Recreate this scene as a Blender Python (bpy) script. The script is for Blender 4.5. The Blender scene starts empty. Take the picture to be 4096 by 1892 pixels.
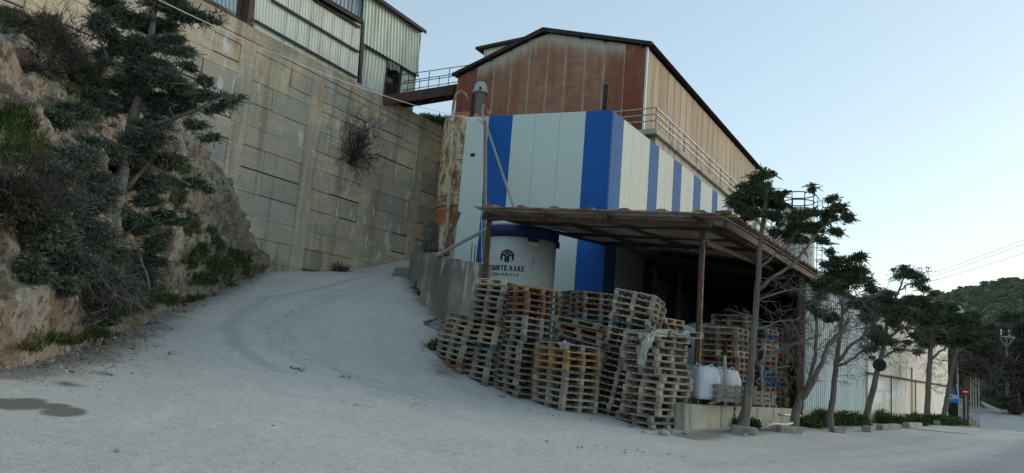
import bpy, math, random
import numpy as np
from mathutils import Vector, Matrix, noise as mn
R=math.radians
sc=bpy.context.scene
# ---------------- camera, world, sun, exposure ----------------
F=739.6; PITCH=R(8.7); ROLL=R(4.6); EYE=Vector((0,0,1.5))
_f=Vector((0,math.cos(PITCH),math.sin(PITCH))); _r0=Vector((1,0,0)); _u0=Vector((0,-math.sin(PITCH),math.cos(PITCH)))
_R=_r0*math.cos(ROLL)+_u0*math.sin(ROLL); _U=_u0*math.cos(ROLL)-_r0*math.sin(ROLL)
cam=bpy.data.cameras.new('camera'); camo=bpy.data.objects.new('camera',cam); sc.collection.objects.link(camo)
cam.sensor_width=36; cam.lens=F/1024*36; cam.clip_end=6000; cam.clip_start=.1
m=Matrix((( _R.x,_U.x,-_f.x,EYE.x),(_R.y,_U.y,-_f.y,EYE.y),(_R.z,_U.z,-_f.z,EYE.z),(0,0,0,1)))
camo.matrix_world=m; sc.camera=camo
SUN_EL=R(14); SUN_AZ=R(64)     # azimuth clockwise from +Y: low behind the hill on the right
w=bpy.data.worlds.new('World'); sc.world=w; w.use_nodes=True
nt=w.node_tree; bg=nt.nodes['Background']; sky=nt.nodes.new('ShaderNodeTexSky'); sky.sky_type='NISHITA'; sky.sun_disc=False
sky.sun_elevation=SUN_EL; sky.sun_rotation=SUN_AZ; sky.air_density=1.0; sky.dust_density=0.5; sky.ozone_density=2.5; sky.altitude=100
# clear evening sky, its contrast and tint eased the way the camera recorded it
mu=nt.nodes.new('ShaderNodeVectorMath'); mu.operation='SCALE'; mu.inputs['Scale'].default_value=0.15; nt.links.new(sky.outputs[0],mu.inputs[0])
gm=nt.nodes.new('ShaderNodeGamma'); gm.inputs[1].default_value=0.5; nt.links.new(mu.outputs[0],gm.inputs[0])
ti=nt.nodes.new('ShaderNodeVectorMath'); ti.operation='MULTIPLY'; ti.inputs[1].default_value=(7.65,7.85,7.5); nt.links.new(gm.outputs[0],ti.inputs[0])
nt.links.new(ti.outputs[0],bg.inputs[0]); bg.inputs[1].default_value=0.1
sl=bpy.data.lights.new('sun','SUN'); sl.energy=0.95; sl.angle=R(25); sl.color=(1,.87,.72)
so=bpy.data.objects.new('sun',sl); sc.collection.objects.link(so)
sd=Vector((math.sin(SUN_AZ)*math.cos(R(14)),math.cos(SUN_AZ)*math.cos(R(14)),math.sin(R(14))))
so.rotation_euler=sd.to_track_quat('Z','Y').to_euler(); so.location=(30,0,40)
sc.view_settings.view_transform='Standard'; sc.view_settings.look='None'; sc.view_settings.exposure=0.62; sc.view_settings.gamma=1
# ---------------- helpers ----------------
def dirv(px,py):
    d=_f+_R*((px-512)/F)+_U*((236.5-py)/F); return d/d.y
def at(px,py,Y): return EYE+dirv(px,py)*Y
def hit(px,py,P,D,off=0.0):
    """point of pixel on the upright plane through P with horizontal direction D (off = metres moved away from the viewer)"""
    n=Vector((-D.y,D.x,0)).normalized()
    if n.y<0: n=-n
    d=dirv(px,py); t=((Vector(P)-EYE).dot(n)+off)/d.dot(n); return EYE+d*t
S31=Vector((math.sin(R(31)),math.cos(R(31)),0)); N31=Vector((-S31.y,S31.x,0))   # plant grid: along the sheds / leftwards
def setp(o,label=None,cat=None,group=None,kind=None):
    if label: o['label']=label
    if cat: o['category']=cat
    if group: o['group']=group
    if kind: o['kind']=kind
    return o
def empty(name,loc,label,cat,group=None):
    o=bpy.data.objects.new(name,None); sc.collection.objects.link(o); o.location=loc; o.empty_display_size=.2
    return setp(o,label,cat,group)
class MB:
    def __init__(s): s.v=[];s.f=[];s.mi=[];s.cur=0
    def add(s,vs,fs):
        b=len(s.v); s.v+= [tuple(x) for x in vs]; s.f+=[tuple(i+b for i in f) for f in fs]; s.mi+=[s.cur]*len(fs); return s
    def hexa(s,p):  # 8 corners: bottom 4 ccw, top 4
        return s.add(p,[(3,2,1,0),(4,5,6,7),(0,1,5,4),(1,2,6,5),(2,3,7,6),(3,0,4,7)])
    def box(s,c,u,v,w_):  # centre, half vectors
        c=Vector(c);u=Vector(u);v=Vector(v);w_=Vector(w_)
        return s.hexa([c-u-v-w_,c+u-v-w_,c+u+v-w_,c-u+v-w_,c-u-v+w_,c+u-v+w_,c+u+v+w_,c-u+v+w_])
    def abox(s,x0,x1,y0,y1,z0,z1):
        return s.hexa([(x0,y0,z0),(x1,y0,z0),(x1,y1,z0),(x0,y1,z0),(x0,y0,z1),(x1,y0,z1),(x1,y1,z1),(x0,y1,z1)])
    def beam(s,a,b,w_,h,up=(0,0,1)):
        a=Vector(a);b=Vector(b);d=(b-a); u=d.cross(Vector(up))
        if u.length<1e-5: u=d.cross(Vector((1,0,0)))
        u.normalize(); v=u.cross(d).normalized()
        return s.box((a+b)/2,d/2,u*w_/2,v*h/2)
    def tube(s,pts,r,n=8,cap=True):
        pts=[Vector(p) for p in pts]; rs=r if isinstance(r,(list,tuple)) else [r]*len(pts)
        b=len(s.v); prev=None
        for i,p in enumerate(pts):
            t=(pts[min(i+1,len(pts)-1)]-pts[max(i-1,0)]).normalized()
            if prev is None:
                a=t.cross(Vector((0,0,1)));
                if a.length<.1: a=t.cross(Vector((1,0,0)))
            else: a=prev-t*prev.dot(t)
            a.normalize(); prev=a; c=t.cross(a)
            for k in range(n):
                th=2*math.pi*k/n; s.v.append(tuple(p+(a*math.cos(th)+c*math.sin(th))*rs[i]))
        for i in range(len(pts)-1):
            for k in range(n):
                k2=(k+1)%n; s.f.append((b+i*n+k,b+i*n+k2,b+(i+1)*n+k2,b+(i+1)*n+k)); s.mi.append(s.cur)
        if cap:
            s.f.append(tuple(b+k for k in range(n))[::-1]); e=b+(len(pts)-1)*n; s.f.append(tuple(e+k for k in range(n))); s.mi+=[s.cur]*2
        return s
    def lathe(s,c,prof,n=32,close=True):
        c=Vector(c); b=len(s.v)
        for r,z in prof:
            for k in range(n):
                th=2*math.pi*k/n; s.v.append((c.x+r*math.cos(th),c.y+r*math.sin(th),c.z+z))
        for i in range(len(prof)-1):
            for k in range(n):
                k2=(k+1)%n; s.f.append((b+i*n+k,b+i*n+k2,b+(i+1)*n+k2,b+(i+1)*n+k)); s.mi.append(s.cur)
        if close:
            s.f.append(tuple(b+k for k in range(n))[::-1]); e=b+(len(prof)-1)*n; s.f.append(tuple(e+k for k in range(n))); s.mi+=[s.cur]*2
        return s
    def prism(s,poly,ext):
        """poly: list of 3D points, ext: vector"""
        n=len(poly); ext=Vector(ext); vs=[Vector(p) for p in poly]+[Vector(p)+ext for p in poly]
        fs=[tuple(range(n))[::-1],tuple(range(n,2*n))]+[(i,(i+1)%n,(i+1)%n+n,i+n) for i in range(n)]
        return s.add(vs,fs)
    def corr(s,A,B,C,D,pitch,amp,thick=.03,flat=.35):
        """corrugated sheet: A->B along the bottom (ribs side by side), A->D and B->C along the ribs; trapezoid ribs"""
        A,B,C,D=[Vector(x) for x in (A,B,C,D)]; nn=(B-A).cross(D-A).normalized()
        if nn.dot(EYE-(A+C)/2)<0: nn=-nn
        L=(B-A).length; k=max(1,int(round(L/pitch))); us=[];hs=[]
        for i in range(k):
            for du,h in ((0,0),(flat,0),(.5,1),(.5+flat,1)):
                us.append((i+du)/k); hs.append(h*amp)
        us.append(1);hs.append(0)
        b=len(s.v)
        for u,h in zip(us,hs):
            p=A.lerp(B,u); q=D.lerp(C,u)
            s.v+=[tuple(p+nn*h),tuple(q+nn*h)]
        n=len(us)
        for i in range(n-1): s.f.append((b+2*i,b+2*i+2,b+2*i+3,b+2*i+1)); s.mi.append(s.cur)
        s.prism([A-nn*.004,B-nn*.004,C-nn*.004,D-nn*.004],-nn*thick)
        return s
    def build(s,name,mat,parent=None,smooth=False,bevel=0,loc=None):
        me=bpy.data.meshes.new(name); me.from_pydata(s.v,[],s.f)
        for mm in (mat if isinstance(mat,(list,tuple)) else [mat]): me.materials.append(mm)
        me.polygons.foreach_set('material_index',s.mi); me.update()
        if smooth:
            me.polygons.foreach_set('use_smooth',[len(f)<=4 for f in s.f])
        o=bpy.data.objects.new(name,me); sc.collection.objects.link(o)
        if parent is not None:
            o.parent=parent; o.matrix_parent_inverse=Matrix.Translation(-Vector(parent.location))
        if bevel:
            bm_=o.modifiers.new('bevel','BEVEL'); bm_.width=bevel; bm_.segments=1; bm_.limit_method='ANGLE'
        return o
def trimesh(name,V,mat,parent=None,tris=None):
    """fast mesh from (N,3,3) triangle soup"""
    V=np.asarray(V,dtype=np.float32).reshape(-1,3); me=bpy.data.meshes.new(name); n=len(V)
    me.vertices.add(n); me.vertices.foreach_set('co',V.ravel()); me.loops.add(n); me.loops.foreach_set('vertex_index',np.arange(n,dtype=np.int32))
    me.polygons.add(n//3); me.polygons.foreach_set('loop_start',np.arange(0,n,3,dtype=np.int32)); me.materials.append(mat); me.update(calc_edges=True)
    o=bpy.data.objects.new(name,me); sc.collection.objects.link(o)
    if parent is not None: o.parent=parent; o.matrix_parent_inverse=Matrix.Translation(-Vector(parent.location))
    return o
def gridmesh(name,X,Y,Z,mat,mask=None,attrs=None,smooth=True):
    """X,Y,Z 2D arrays"""
    h,w_=X.shape; V=np.stack([X,Y,Z],-1).reshape(-1,3).astype(np.float32)
    idx=np.arange(h*w_).reshape(h,w_); q=np.stack([idx[:-1,:-1],idx[:-1,1:],idx[1:,1:],idx[1:,:-1]],-1).reshape(-1,4)
    if mask is not None:
        mk=mask.reshape(-1); q=q[mk[q].all(1)]
        used=np.zeros(len(V),bool); used[q.ravel()]=True; re=np.cumsum(used)-1; q=re[q]; V=V[used]
        if attrs: attrs={k:a.reshape(-1)[used] for k,a in attrs.items()}
    me=bpy.data.meshes.new(name); me.vertices.add(len(V)); me.vertices.foreach_set('co',V.ravel())
    me.loops.add(q.size); me.loops.foreach_set('vertex_index',q.ravel().astype(np.int32)); me.polygons.add(len(q)); me.polygons.foreach_set('loop_start',np.arange(0,q.size,4,dtype=np.int32))
    me.materials.append(mat); me.update(calc_edges=True)
    if smooth: me.polygons.foreach_set('use_smooth',[True]*len(q))
    if attrs:
        for k,a in attrs.items():
            at_=me.attributes.new(k,'FLOAT','POINT'); at_.data.foreach_set('value',a.reshape(-1).astype(np.float32))
    o=bpy.data.objects.new(name,me); sc.collection.objects.link(o); return o
# ---------------- materials ----------------
def MAT(name,base,rough=.85,metal=0,layers=(),bump=None,spec=.3,coord='world',objcol=False,islands=0):
    """layers: dicts t=noise|wave|z|attr|vor, s=scale xyz, lo,hi (ramp), c=colour, a=amount, d=detail"""
    mt=bpy.data.materials.new(name); mt.use_nodes=True; n=mt.node_tree; N=n.nodes; L=n.links; bs=N['Principled BSDF']
    bs.inputs['Roughness'].default_value=rough; bs.inputs['Metallic'].default_value=metal; bs.inputs['Specular IOR Level'].default_value=spec
    if coord=='world': src=N.new('ShaderNodeNewGeometry').outputs['Position']
    else: src=N.new('ShaderNodeTexCoord').outputs['Object']
    def vec(sx):
        mp=N.new('ShaderNodeMapping'); mp.inputs['Scale'].default_value=sx if hasattr(sx,'__len__') else (sx,)*3; L.new(src,mp.inputs[0]); return mp.outputs[0]
    if objcol:
        oi=N.new('ShaderNodeObjectInfo'); col=oi.outputs['Color']
    else:
        rgb=N.new('ShaderNodeRGB'); rgb.outputs[0].default_value=(*base,1); col=rgb.outputs[0]
    def fac(l):
        t=l.get('t','noise')
        if t=='noise':
            x=N.new('ShaderNodeTexNoise'); x.inputs['Scale'].default_value=1; x.inputs['Detail'].default_value=l.get('d',5); x.inputs['Roughness'].default_value=l.get('r',.6); x.inputs['Distortion'].default_value=l.get('dist',0); L.new(vec(l['s']),x.inputs['Vector']); v=x.outputs['Fac']
        elif t=='vor':
            x=N.new('ShaderNodeTexVoronoi'); x.feature=l.get('feat','F1'); x.inputs['Scale'].default_value=1; L.new(vec(l['s']),x.inputs['Vector']); v=x.outputs['Distance']
        elif t=='wave':
            x=N.new('ShaderNodeTexWave'); x.bands_direction=l.get('dir','Z'); x.inputs['Scale'].default_value=1; x.inputs['Distortion'].default_value=l.get('dist',2); x.inputs['Detail'].default_value=3; L.new(vec(l['s']),x.inputs['Vector']); v=x.outputs['Fac']
        elif t=='z':
            x=N.new('ShaderNodeSeparateXYZ'); L.new(src,x.inputs[0]); v=x.outputs[2]
        elif t=='nz':
            g=N.new('ShaderNodeNewGeometry'); x=N.new('ShaderNodeSeparateXYZ'); L.new(g.outputs['Normal'],x.inputs[0]); v=x.outputs[2]
        elif t=='attr':
            x=N.new('ShaderNodeAttribute'); x.attribute_name=l['n']; v=x.outputs['Fac']
        elif t=='isl':
            x=N.new('ShaderNodeNewGeometry'); v=x.outputs['Random Per Island']
        elif t=='objr':
            x=N.new('ShaderNodeObjectInfo'); v=x.outputs['Random']
        mr=N.new('ShaderNodeMapRange'); mr.interpolation_type='SMOOTHSTEP' if l.get('sm',1) else 'LINEAR'
        mr.inputs['From Min'].default_value=l.get('lo',.4); mr.inputs['From Max'].default_value=l.get('hi',.6); mr.inputs['To Min'].default_value=0; mr.inputs['To Max'].default_value=l.get('a',1)
        if t in('attr','z') and l.get('jit'):
            x=N.new('ShaderNodeTexNoise'); x.inputs['Scale'].default_value=1; x.inputs['Detail'].default_value=6; x.inputs['Roughness'].default_value=.7; L.new(vec(l.get('js',3)),x.inputs['Vector'])
            m1=N.new('ShaderNodeMath'); m1.operation='MULTIPLY_ADD'; L.new(x.outputs['Fac'],m1.inputs[0]); m1.inputs[1].default_value=l['jit']; 
            m2=N.new('ShaderNodeMath'); m2.operation='SUBTRACT'; L.new(v,m2.inputs[0]); m2.inputs[1].default_value=l['jit']*.5; L.new(m2.outputs[0],m1.inputs[2]); v=m1.outputs[0]
        L.new(v,mr.inputs[0]); f=mr.outputs[0]
        if l.get('mul'):
            f2=fac(l['mul']); mm=N.new('ShaderNodeMath'); mm.operation='MULTIPLY'; L.new(f,mm.inputs[0]); L.new(f2,mm.inputs[1]); f=mm.outputs[0]
        return f
    for l in layers:
        f=fac(l); mx=N.new('ShaderNodeMix'); mx.data_type='RGBA'; mx.blend_type=l.get('b','MIX'); mx.clamp_factor=True
        L.new(f,mx.inputs[0]); L.new(col,mx.inputs[6]); mx.inputs[7].default_value=(*l['c'],1); col=mx.outputs[2]
    if islands:
        g=N.new('ShaderNodeNewGeometry'); mr=N.new('ShaderNodeMapRange'); mr.inputs['To Min'].default_value=1-islands; mr.inputs['To Max'].default_value=1+islands; L.new(g.outputs['Random Per Island'],mr.inputs[0])
        hs=N.new('ShaderNodeHueSaturation'); L.new(mr.outputs[0],hs.inputs['Value']); L.new(col,hs.inputs['Color']); col=hs.outputs[0]
    L.new(col,bs.inputs['Base Color'])
    if bump:
        prev=None
        for sc_,st,di in (bump if isinstance(bump,list) else [bump]):
            x=N.new('ShaderNodeTexNoise'); x.inputs['Scale'].default_value=1; x.inputs['Detail'].default_value=8; x.inputs['Roughness'].default_value=.65; L.new(vec(sc_),x.inputs['Vector'])
            b=N.new('ShaderNodeBump'); b.inputs['Strength'].default_value=st; b.inputs['Distance'].default_value=di; L.new(x.outputs['Fac'],b.inputs['Height'])
            if prev: L.new(prev,b.inputs['Normal'])
            prev=b.outputs[0]
        L.new(prev,bs.inputs['Normal'])
    return mt
G={}
G['ground']=MAT('dirt_ground',(.36,.31,.23),.95,layers=[dict(s=1.2,lo=.42,hi=.6,c=(.12,.10,.07),a=.8),dict(s=6,lo=.5,hi=.62,c=(.30,.27,.22),a=.7),dict(s=.7,lo=.52,hi=.6,c=(.06,.075,.03),a=.6),dict(s=18,lo=.6,hi=.66,c=(.40,.38,.34),a=.6)],bump=[(3,.6,.15),(20,.6,.03)])
dust=(.575,.565,.50)
G['yard']=MAT('dusty_yard',dust,.93,layers=[
  dict(s=.35,lo=.4,hi=.65,c=(.51,.50,.45),a=.8),dict(s=(2.2,.7,1),lo=.5,hi=.7,c=(.66,.62,.53),a=.5),dict(s=9,lo=.45,hi=.7,c=(.36,.37,.36),a=.45,d=8),dict(s=(1.1,3.2,1),lo=.52,hi=.72,c=(.47,.45,.39),a=.6,d=8),dict(s=26,lo=.5,hi=.7,c=(.62,.62,.57),a=.22,d=3),
  dict(t='attr',n='asph',lo=.3,hi=.8,jit=.7,js=.6,c=(.26,.28,.30),a=.8),
  dict(t='attr',n='dirt',lo=.25,hi=.8,jit=1.1,js=1.7,c=(.21,.19,.15),a=.85),
  dict(t='attr',n='track',lo=.05,hi=.8,jit=.5,js=2.5,c=(.34,.35,.345),a=.5),
  dict(t='attr',n='wet',lo=.34,hi=.66,jit=.6,js=(3.2,2.2,3),c=(.12,.115,.092),a=.85),
  dict(s=(28,28,28),lo=.67,hi=.71,c=(.16,.16,.14),a=.5,d=2)],bump=[(2.5,.3,.10),(9,.5,.05),(30,.55,.02)])
G['conc']=MAT('old_concrete',(.80,.65,.44),.92,layers=[
  dict(s=.35,lo=.35,hi=.62,c=(.50,.44,.34),a=.8),dict(t='attr',n='tone',lo=.15,hi=1.0,c=(.42,.40,.35),a=.75),dict(s=(.35,.35,1.1),lo=.5,hi=.62,c=(.44,.42,.36),a=.55,d=6),dict(s=(1.2,1.2,22),lo=.45,hi=.75,c=(.36,.3,.2),a=.5,d=2),
  dict(s=(1.6,1.6,.14),lo=.5,hi=.66,c=(.24,.19,.13),a=.5,d=7),dict(s=(2.3,2.3,.3),lo=.58,hi=.68,c=(.58,.31,.15),a=.7,mul=dict(t='z',lo=5,hi=11)),
  dict(s=(2.6,2.6,.9),lo=.58,hi=.61,c=(.78,.77,.72),a=.85,mul=dict(s=.22,lo=.5,hi=.56)),dict(s=(.5,.5,9),lo=.55,hi=.7,c=(.38,.31,.2),a=.4),
  dict(s=5,lo=.55,hi=.75,c=(.56,.5,.38),a=.4),
  dict(t='z',lo=12.2,hi=14,jit=3,js=(1.2,1.2,.2),c=(.17,.15,.12),a=.5)],bump=[(1.5,.4,.25),((3,3,14),.5,.05),(14,.5,.04)])
G['conc2']=MAT('streaked_concrete',(.38,.36,.30),.92,layers=[
  dict(s=.9,lo=.4,hi=.6,c=(.28,.26,.21),a=.8),dict(s=(.7,.7,.4),lo=.46,hi=.62,c=(.17,.155,.125),a=.8,d=9,dist=.6),dict(s=(1.5,1.5,.6),lo=.575,hi=.60,c=(.66,.64,.56),a=.85,d=5,dist=.5),dict(t='z',lo=2.9,hi=4.1,jit=1.6,js=(4,4,.6),c=(.13,.12,.10),a=.6),dict(s=(.3,.3,9),lo=.6,hi=.7,c=(.16,.15,.12),a=.5)],bump=[(.9,.4,.1),(6,.3,.02)])
G['conc3']=MAT('low_wall_concrete',(.46,.43,.35),.92,layers=[
  dict(s=(2.2,2.2,.5),lo=.48,hi=.65,c=(.20,.18,.13),a=.8,d=7),dict(s=(5,5,.8),lo=.6,hi=.66,c=(.33,.2,.1),a=.4),dict(s=8,lo=.55,hi=.7,c=(.42,.4,.35),a=.5)],bump=[(3,.3,.06),(25,.3,.015)])
G['kerb']=MAT('kerb_concrete',(.34,.33,.28),.92,layers=[dict(s=4,lo=.45,hi=.65,c=(.2,.19,.15),a=.8)],bump=(12,.5,.03))
G['joint']=MAT('dark_joint',(.05,.045,.038),.95)
G['rustp']=MAT('rusted_panel',(.33,.18,.115),.8,spec=.15,layers=[
  dict(s=(.9,.9,.35),lo=.38,hi=.62,c=(.44,.29,.20),a=.7,d=7),
  dict(s=(1.3,1.3,4.8),lo=.40,hi=.64,c=(.27,.125,.08),a=.6,d=4),dict(s=(4.5,4.5,1.0),lo=.42,hi=.62,c=(.30,.15,.10),a=.5,d=4),
  dict(s=(7,7,.22),lo=.5,hi=.68,c=(.26,.11,.065),a=.7,d=5),
  dict(t='attr',n='rustb',lo=0,hi=1.1,jit=.5,js=(1.5,1.5,.7),c=(.19,.042,.022),a=1),
  dict(t='attr',n='edge',lo=.86,hi=1.0,jit=.16,js=(1,1,2),c=(.60,.55,.47),a=.7),
  dict(t='attr',n='top',lo=.1,hi=1,jit=.9,js=(3,3,.5),c=(.60,.60,.52),a=.8)],bump=(5,.1,.02))
G['rusts']=MAT('rust_streaked_side_panel',(.57,.465,.335),.85,spec=.1,layers=[
  dict(s=(3.2,3.2,.12),lo=.4,hi=.62,c=(.40,.28,.185),a=.8,d=6),dict(t='attr',n='tone',lo=0,hi=1,sm=0,c=(.36,.26,.18),a=.35),
  dict(t='attr',n='edge',lo=.85,hi=1,jit=.2,js=2,c=(.25,.10,.05),a=.8),dict(s=(8,8,.3),lo=.58,hi=.7,c=(.72,.70,.6),a=.7)],bump=(5,.1,.02))
G['steel']=MAT('rusty_steel',(.075,.052,.042),.8,layers=[dict(s=4,lo=.45,hi=.62,c=(.13,.055,.035),a=.8),dict(s=(12,12,3),lo=.6,hi=.66,c=(.3,.25,.22),a=.35)],bump=(20,.2,.01))
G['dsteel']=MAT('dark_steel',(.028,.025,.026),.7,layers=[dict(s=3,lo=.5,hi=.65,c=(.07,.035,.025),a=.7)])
G['galv']=MAT('galvanised_steel',(.36,.37,.36),.55,.3,layers=[dict(s=6,lo=.45,hi=.65,c=(.24,.24,.22),a=.6)])
G['corr']=MAT('weathered_corrugated_sheet',(.66,.70,.60),.6,.05,layers=[dict(s=(1.5,1.5,.3),lo=.45,hi=.65,c=(.5,.52,.42),a=.7),dict(s=(7,7,.5),lo=.6,hi=.7,c=(.27,.2,.13),a=.5)])
G['corrb']=MAT('bluish_corrugated_sheet',(.38,.48,.52),.6,.05,layers=[dict(s=(1.5,1.5,.3),lo=.45,hi=.65,c=(.22,.27,.27),a=.7)])
G['corrd']=MAT('dirty_roof_sheet',(.045,.035,.03),.8,layers=[dict(s=2,lo=.45,hi=.65,c=(.09,.045,.03),a=.8)])
G['white']=MAT('white_sandwich_panel',(.60,.70,.65),.55,layers=[dict(s=(.8,.8,.15),lo=.5,hi=.75,c=(.53,.62,.58),a=.6),dict(s=(9,9,1.2),lo=.66,hi=.7,c=(.33,.35,.31),a=.3)],bump=(1.2,.06,.05))
G['whites']=MAT('white_side_panel',(.62,.64,.57),.8,spec=.1,layers=[dict(s=(2,2,.2),lo=.5,hi=.75,c=(.5,.52,.47),a=.6)])  # side copy of the white panel, toned for the light on that face
G['blue']=MAT('blue_sandwich_panel',(.02,.12,.42),.7,spec=.15,layers=[dict(s=(1.2,1.2,.3),lo=.5,hi=.75,c=(.02,.075,.26),a=.6),dict(s=(10,10,2),lo=.66,hi=.7,c=(.06,.13,.33),a=.4)],bump=(1.2,.06,.05))
G['blues']=MAT('blue_side_panel',(.085,.17,.34),.8,spec=.08,layers=[dict(s=(1.2,1.2,.3),lo=.45,hi=.75,c=(.06,.14,.33),a=.6)])  # side copy of the panel blue, dusk light toned into its colour
G['silor']=MAT('rusty_cream_silo',(.68,.56,.36),.7,layers=[
  dict(s=(3.2,3.2,.8),lo=.49,hi=.56,c=(.40,.24,.12),a=.9,d=8,r=.75),dict(s=(5,5,2.4),lo=.50,hi=.545,c=(.20,.10,.055),a=.9,d=8,r=.75),dict(t='attr',n='band',lo=.35,hi=.8,jit=.9,js=(3,3,1.2),c=(.36,.13,.045),a=.95),dict(s=(8,8,.5),lo=.6,hi=.7,c=(.52,.47,.36),a=.5)],bump=(6,.3,.03))
G['silow']=MAT('white_silo_paint',(.60,.66,.65),.45,layers=[dict(s=(2,2,.4),lo=.5,hi=.7,c=(.5,.55,.54),a=.6),dict(s=(16,16,10),lo=.68,hi=.71,c=(.12,.10,.08),a=.8,d=2),dict(s=(5,5,.9),lo=.66,hi=.72,c=(.16,.14,.11),a=.6)])
G['silow2']=MAT('peeling_white_silo',(.55,.57,.54),.6,layers=[dict(s=(1.6,1.6,1.2),lo=.58,hi=.61,c=(.13,.06,.04),a=.95,d=6),dict(s=(2,2,.2),lo=.55,hi=.7,c=(.42,.36,.27),a=.6)])
G['silored']=MAT('rusty_orange_silo_cone',(.5,.47,.42),.6,layers=[dict(s=1.5,lo=.45,hi=.55,c=(.42,.09,.04),a=.95)])
G['navy']=MAT('navy_paint',(.012,.028,.12),.45)
G['ink']=MAT('navy_lettering',(.008,.01,.035),.5)
G['cladb']=MAT('pale_blue_ribbed_cladding',(.60,.70,.70),.55,layers=[dict(s=(1.5,1.5,.15),lo=.4,hi=.65,c=(.45,.54,.54),a=.7)])
G['cladc']=MAT('cream_cladding',(.76,.72,.60),.6,layers=[dict(s=(1.1,1.1,.12),lo=.45,hi=.65,c=(.68,.61,.46),a=.8),dict(s=(3,3,.3),lo=.6,hi=.7,c=(.24,.2,.14),a=.5)])
G['smear']=MAT('white_paint_smear',(.9,.92,.95),.7,layers=[dict(s=(7,7,3),lo=.5,hi=.6,c=(.78,.76,.68),a=.9)])
G['canopy_top']=MAT('rusted_canopy_sheet',(.30,.20,.12),.8,layers=[dict(s=3,lo=.4,hi=.6,c=(.13,.065,.04),a=.9),dict(s=6,lo=.6,hi=.66,c=(.42,.34,.22),a=.7)])
G['canopy_under']=MAT('stained_canopy_underside',(.5,.48,.44),.75,layers=[dict(s=(1,1,1),lo=.42,hi=.6,c=(.28,.2,.15),a=.8),dict(s=5,lo=.55,hi=.7,c=(.2,.09,.05),a=.5)])
G['wood']=MAT('pallet_wood',(1,1,1),.9,objcol=True,islands=.32,coord='object',layers=[dict(s=(6,30,30),lo=.4,hi=.7,c=(.6,.58,.55),b='MULTIPLY',a=.6),dict(s=(3,3,3),lo=.55,hi=.7,c=(.55,.5,.45),b='MULTIPLY',a=.6)])
G['plank']=MAT('grey_plank_wood',(.23,.21,.175),.9,islands=.25,layers=[dict(s=(10,10,10),lo=.45,hi=.65,c=(.14,.12,.10),a=.6)])
G['bark']=MAT('cypress_bark',(.19,.17,.145),.95,layers=[dict(s=(9,9,1.5),lo=.42,hi=.62,c=(.12,.10,.085),a=.9),dict(s=3,lo=.55,hi=.7,c=(.2,.19,.17),a=.5)],bump=(( 14,14,3),.7,.04))
G['twig']=MAT('bare_twig',(.15,.135,.115),.95,islands=.25)
G['twigd']=MAT('dark_twig',(.06,.052,.047),.95,islands=.25)
G['leaf']=MAT('conifer_foliage',(.105,.130,.095),.85,islands=.45,spec=.2,layers=[dict(t='isl',lo=.6,hi=1,c=(.125,.155,.125),a=.8),dict(s=.8,lo=.5,hi=.64,c=(.14,.15,.12),a=.6)])
G['leafg']=MAT('green_cypress_foliage',(.066,.095,.05),.85,islands=.45,spec=.2,layers=[dict(t='isl',lo=.6,hi=1,c=(.09,.12,.06),a=.8),dict(s=1.3,lo=.5,hi=.62,c=(.12,.105,.065),a=.7)])
G['leafb']=MAT('brown_scrub_foliage',(.085,.075,.058),.9,islands=.5,spec=.1,layers=[dict(t='isl',lo=.5,hi=1,c=(.13,.11,.08),a=.8)])
G['scrubm']=MAT('hill_scrub_foliage',(.19,.205,.13),.9,islands=.4,spec=.1,layers=[dict(s=.05,lo=.45,hi=.6,c=(.15,.155,.10),a=.7)])
G['darkslab']=MAT('dark_slab',(.10,.095,.08),.95,layers=[dict(s=5,lo=.4,hi=.6,c=(.05,.045,.04),a=.8)])
G['grass']=MAT('green_grass',(.05,.085,.022),.9,islands=.5,spec=.1,layers=[dict(t='isl',lo=.6,hi=1,c=(.09,.12,.04),a=.8),dict(s=2,lo=.5,hi=.6,c=(.12,.105,.055),a=.8)])
G['weed']=MAT('roadside_weed',(.07,.105,.035),.9,islands=.5,spec=.1,layers=[dict(t='isl',lo=.6,hi=1,c=(.12,.14,.06),a=.8)])
G['rock']=MAT('earthy_rock',(.40,.33,.24),.95,layers=[dict(s=.45,lo=.42,hi=.58,c=(.45,.415,.35),a=.9,d=7),dict(s=.9,lo=.5,hi=.6,c=(.27,.19,.12),a=.85,d=8),dict(s=3.5,lo=.56,hi=.64,c=(.62,.59,.53),a=.75,d=8,r=.7),
  dict(s=.8,lo=.5,hi=.58,c=(.075,.095,.035),a=.8,mul=dict(t='nz',lo=.3,hi=.6)),dict(s=7,lo=.55,hi=.61,c=(.13,.10,.07),a=.8,d=6)],bump=[(1.6,.8,.35),(6,1.0,.15),(25,.9,.03)])
G['boulder']=MAT('grey_limestone',(.56,.55,.5),.95,layers=[dict(s=1.5,lo=.45,hi=.6,c=(.42,.39,.33),a=.8),dict(s=6,lo=.55,hi=.65,c=(.22,.19,.15),a=.7)],bump=[(2,.8,.3),(12,.8,.05)])
G['hill']=MAT('scrub_hillside',(.22,.22,.15),.95,layers=[dict(s=.06,lo=.45,hi=.6,c=(.12,.135,.09),a=.9),dict(s=.12,lo=.6,hi=.66,c=(.30,.27,.21),a=.7,d=6),dict(s=.35,lo=.5,hi=.62,c=(.03,.04,.028),a=.8)],bump=(.3,.8,2))
G['bag']=MAT('white_bulk_bag',(.60,.62,.66),.7,layers=[dict(s=3,lo=.5,hi=.7,c=(.5,.52,.56),a=.6)],bump=[((3,3,8),.5,.05)])
G['print']=MAT('grey_bag_print',(.25,.26,.28),.7)
G['film']=MAT('torn_plastic_film',(.40,.39,.33),.6,layers=[dict(s=7,lo=.45,hi=.65,c=(.28,.28,.23),a=.8)])
G['red']=MAT('sign_red',(.33,.012,.02),.5); G['signw']=MAT('sign_white',(.75,.75,.75),.5)
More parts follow.
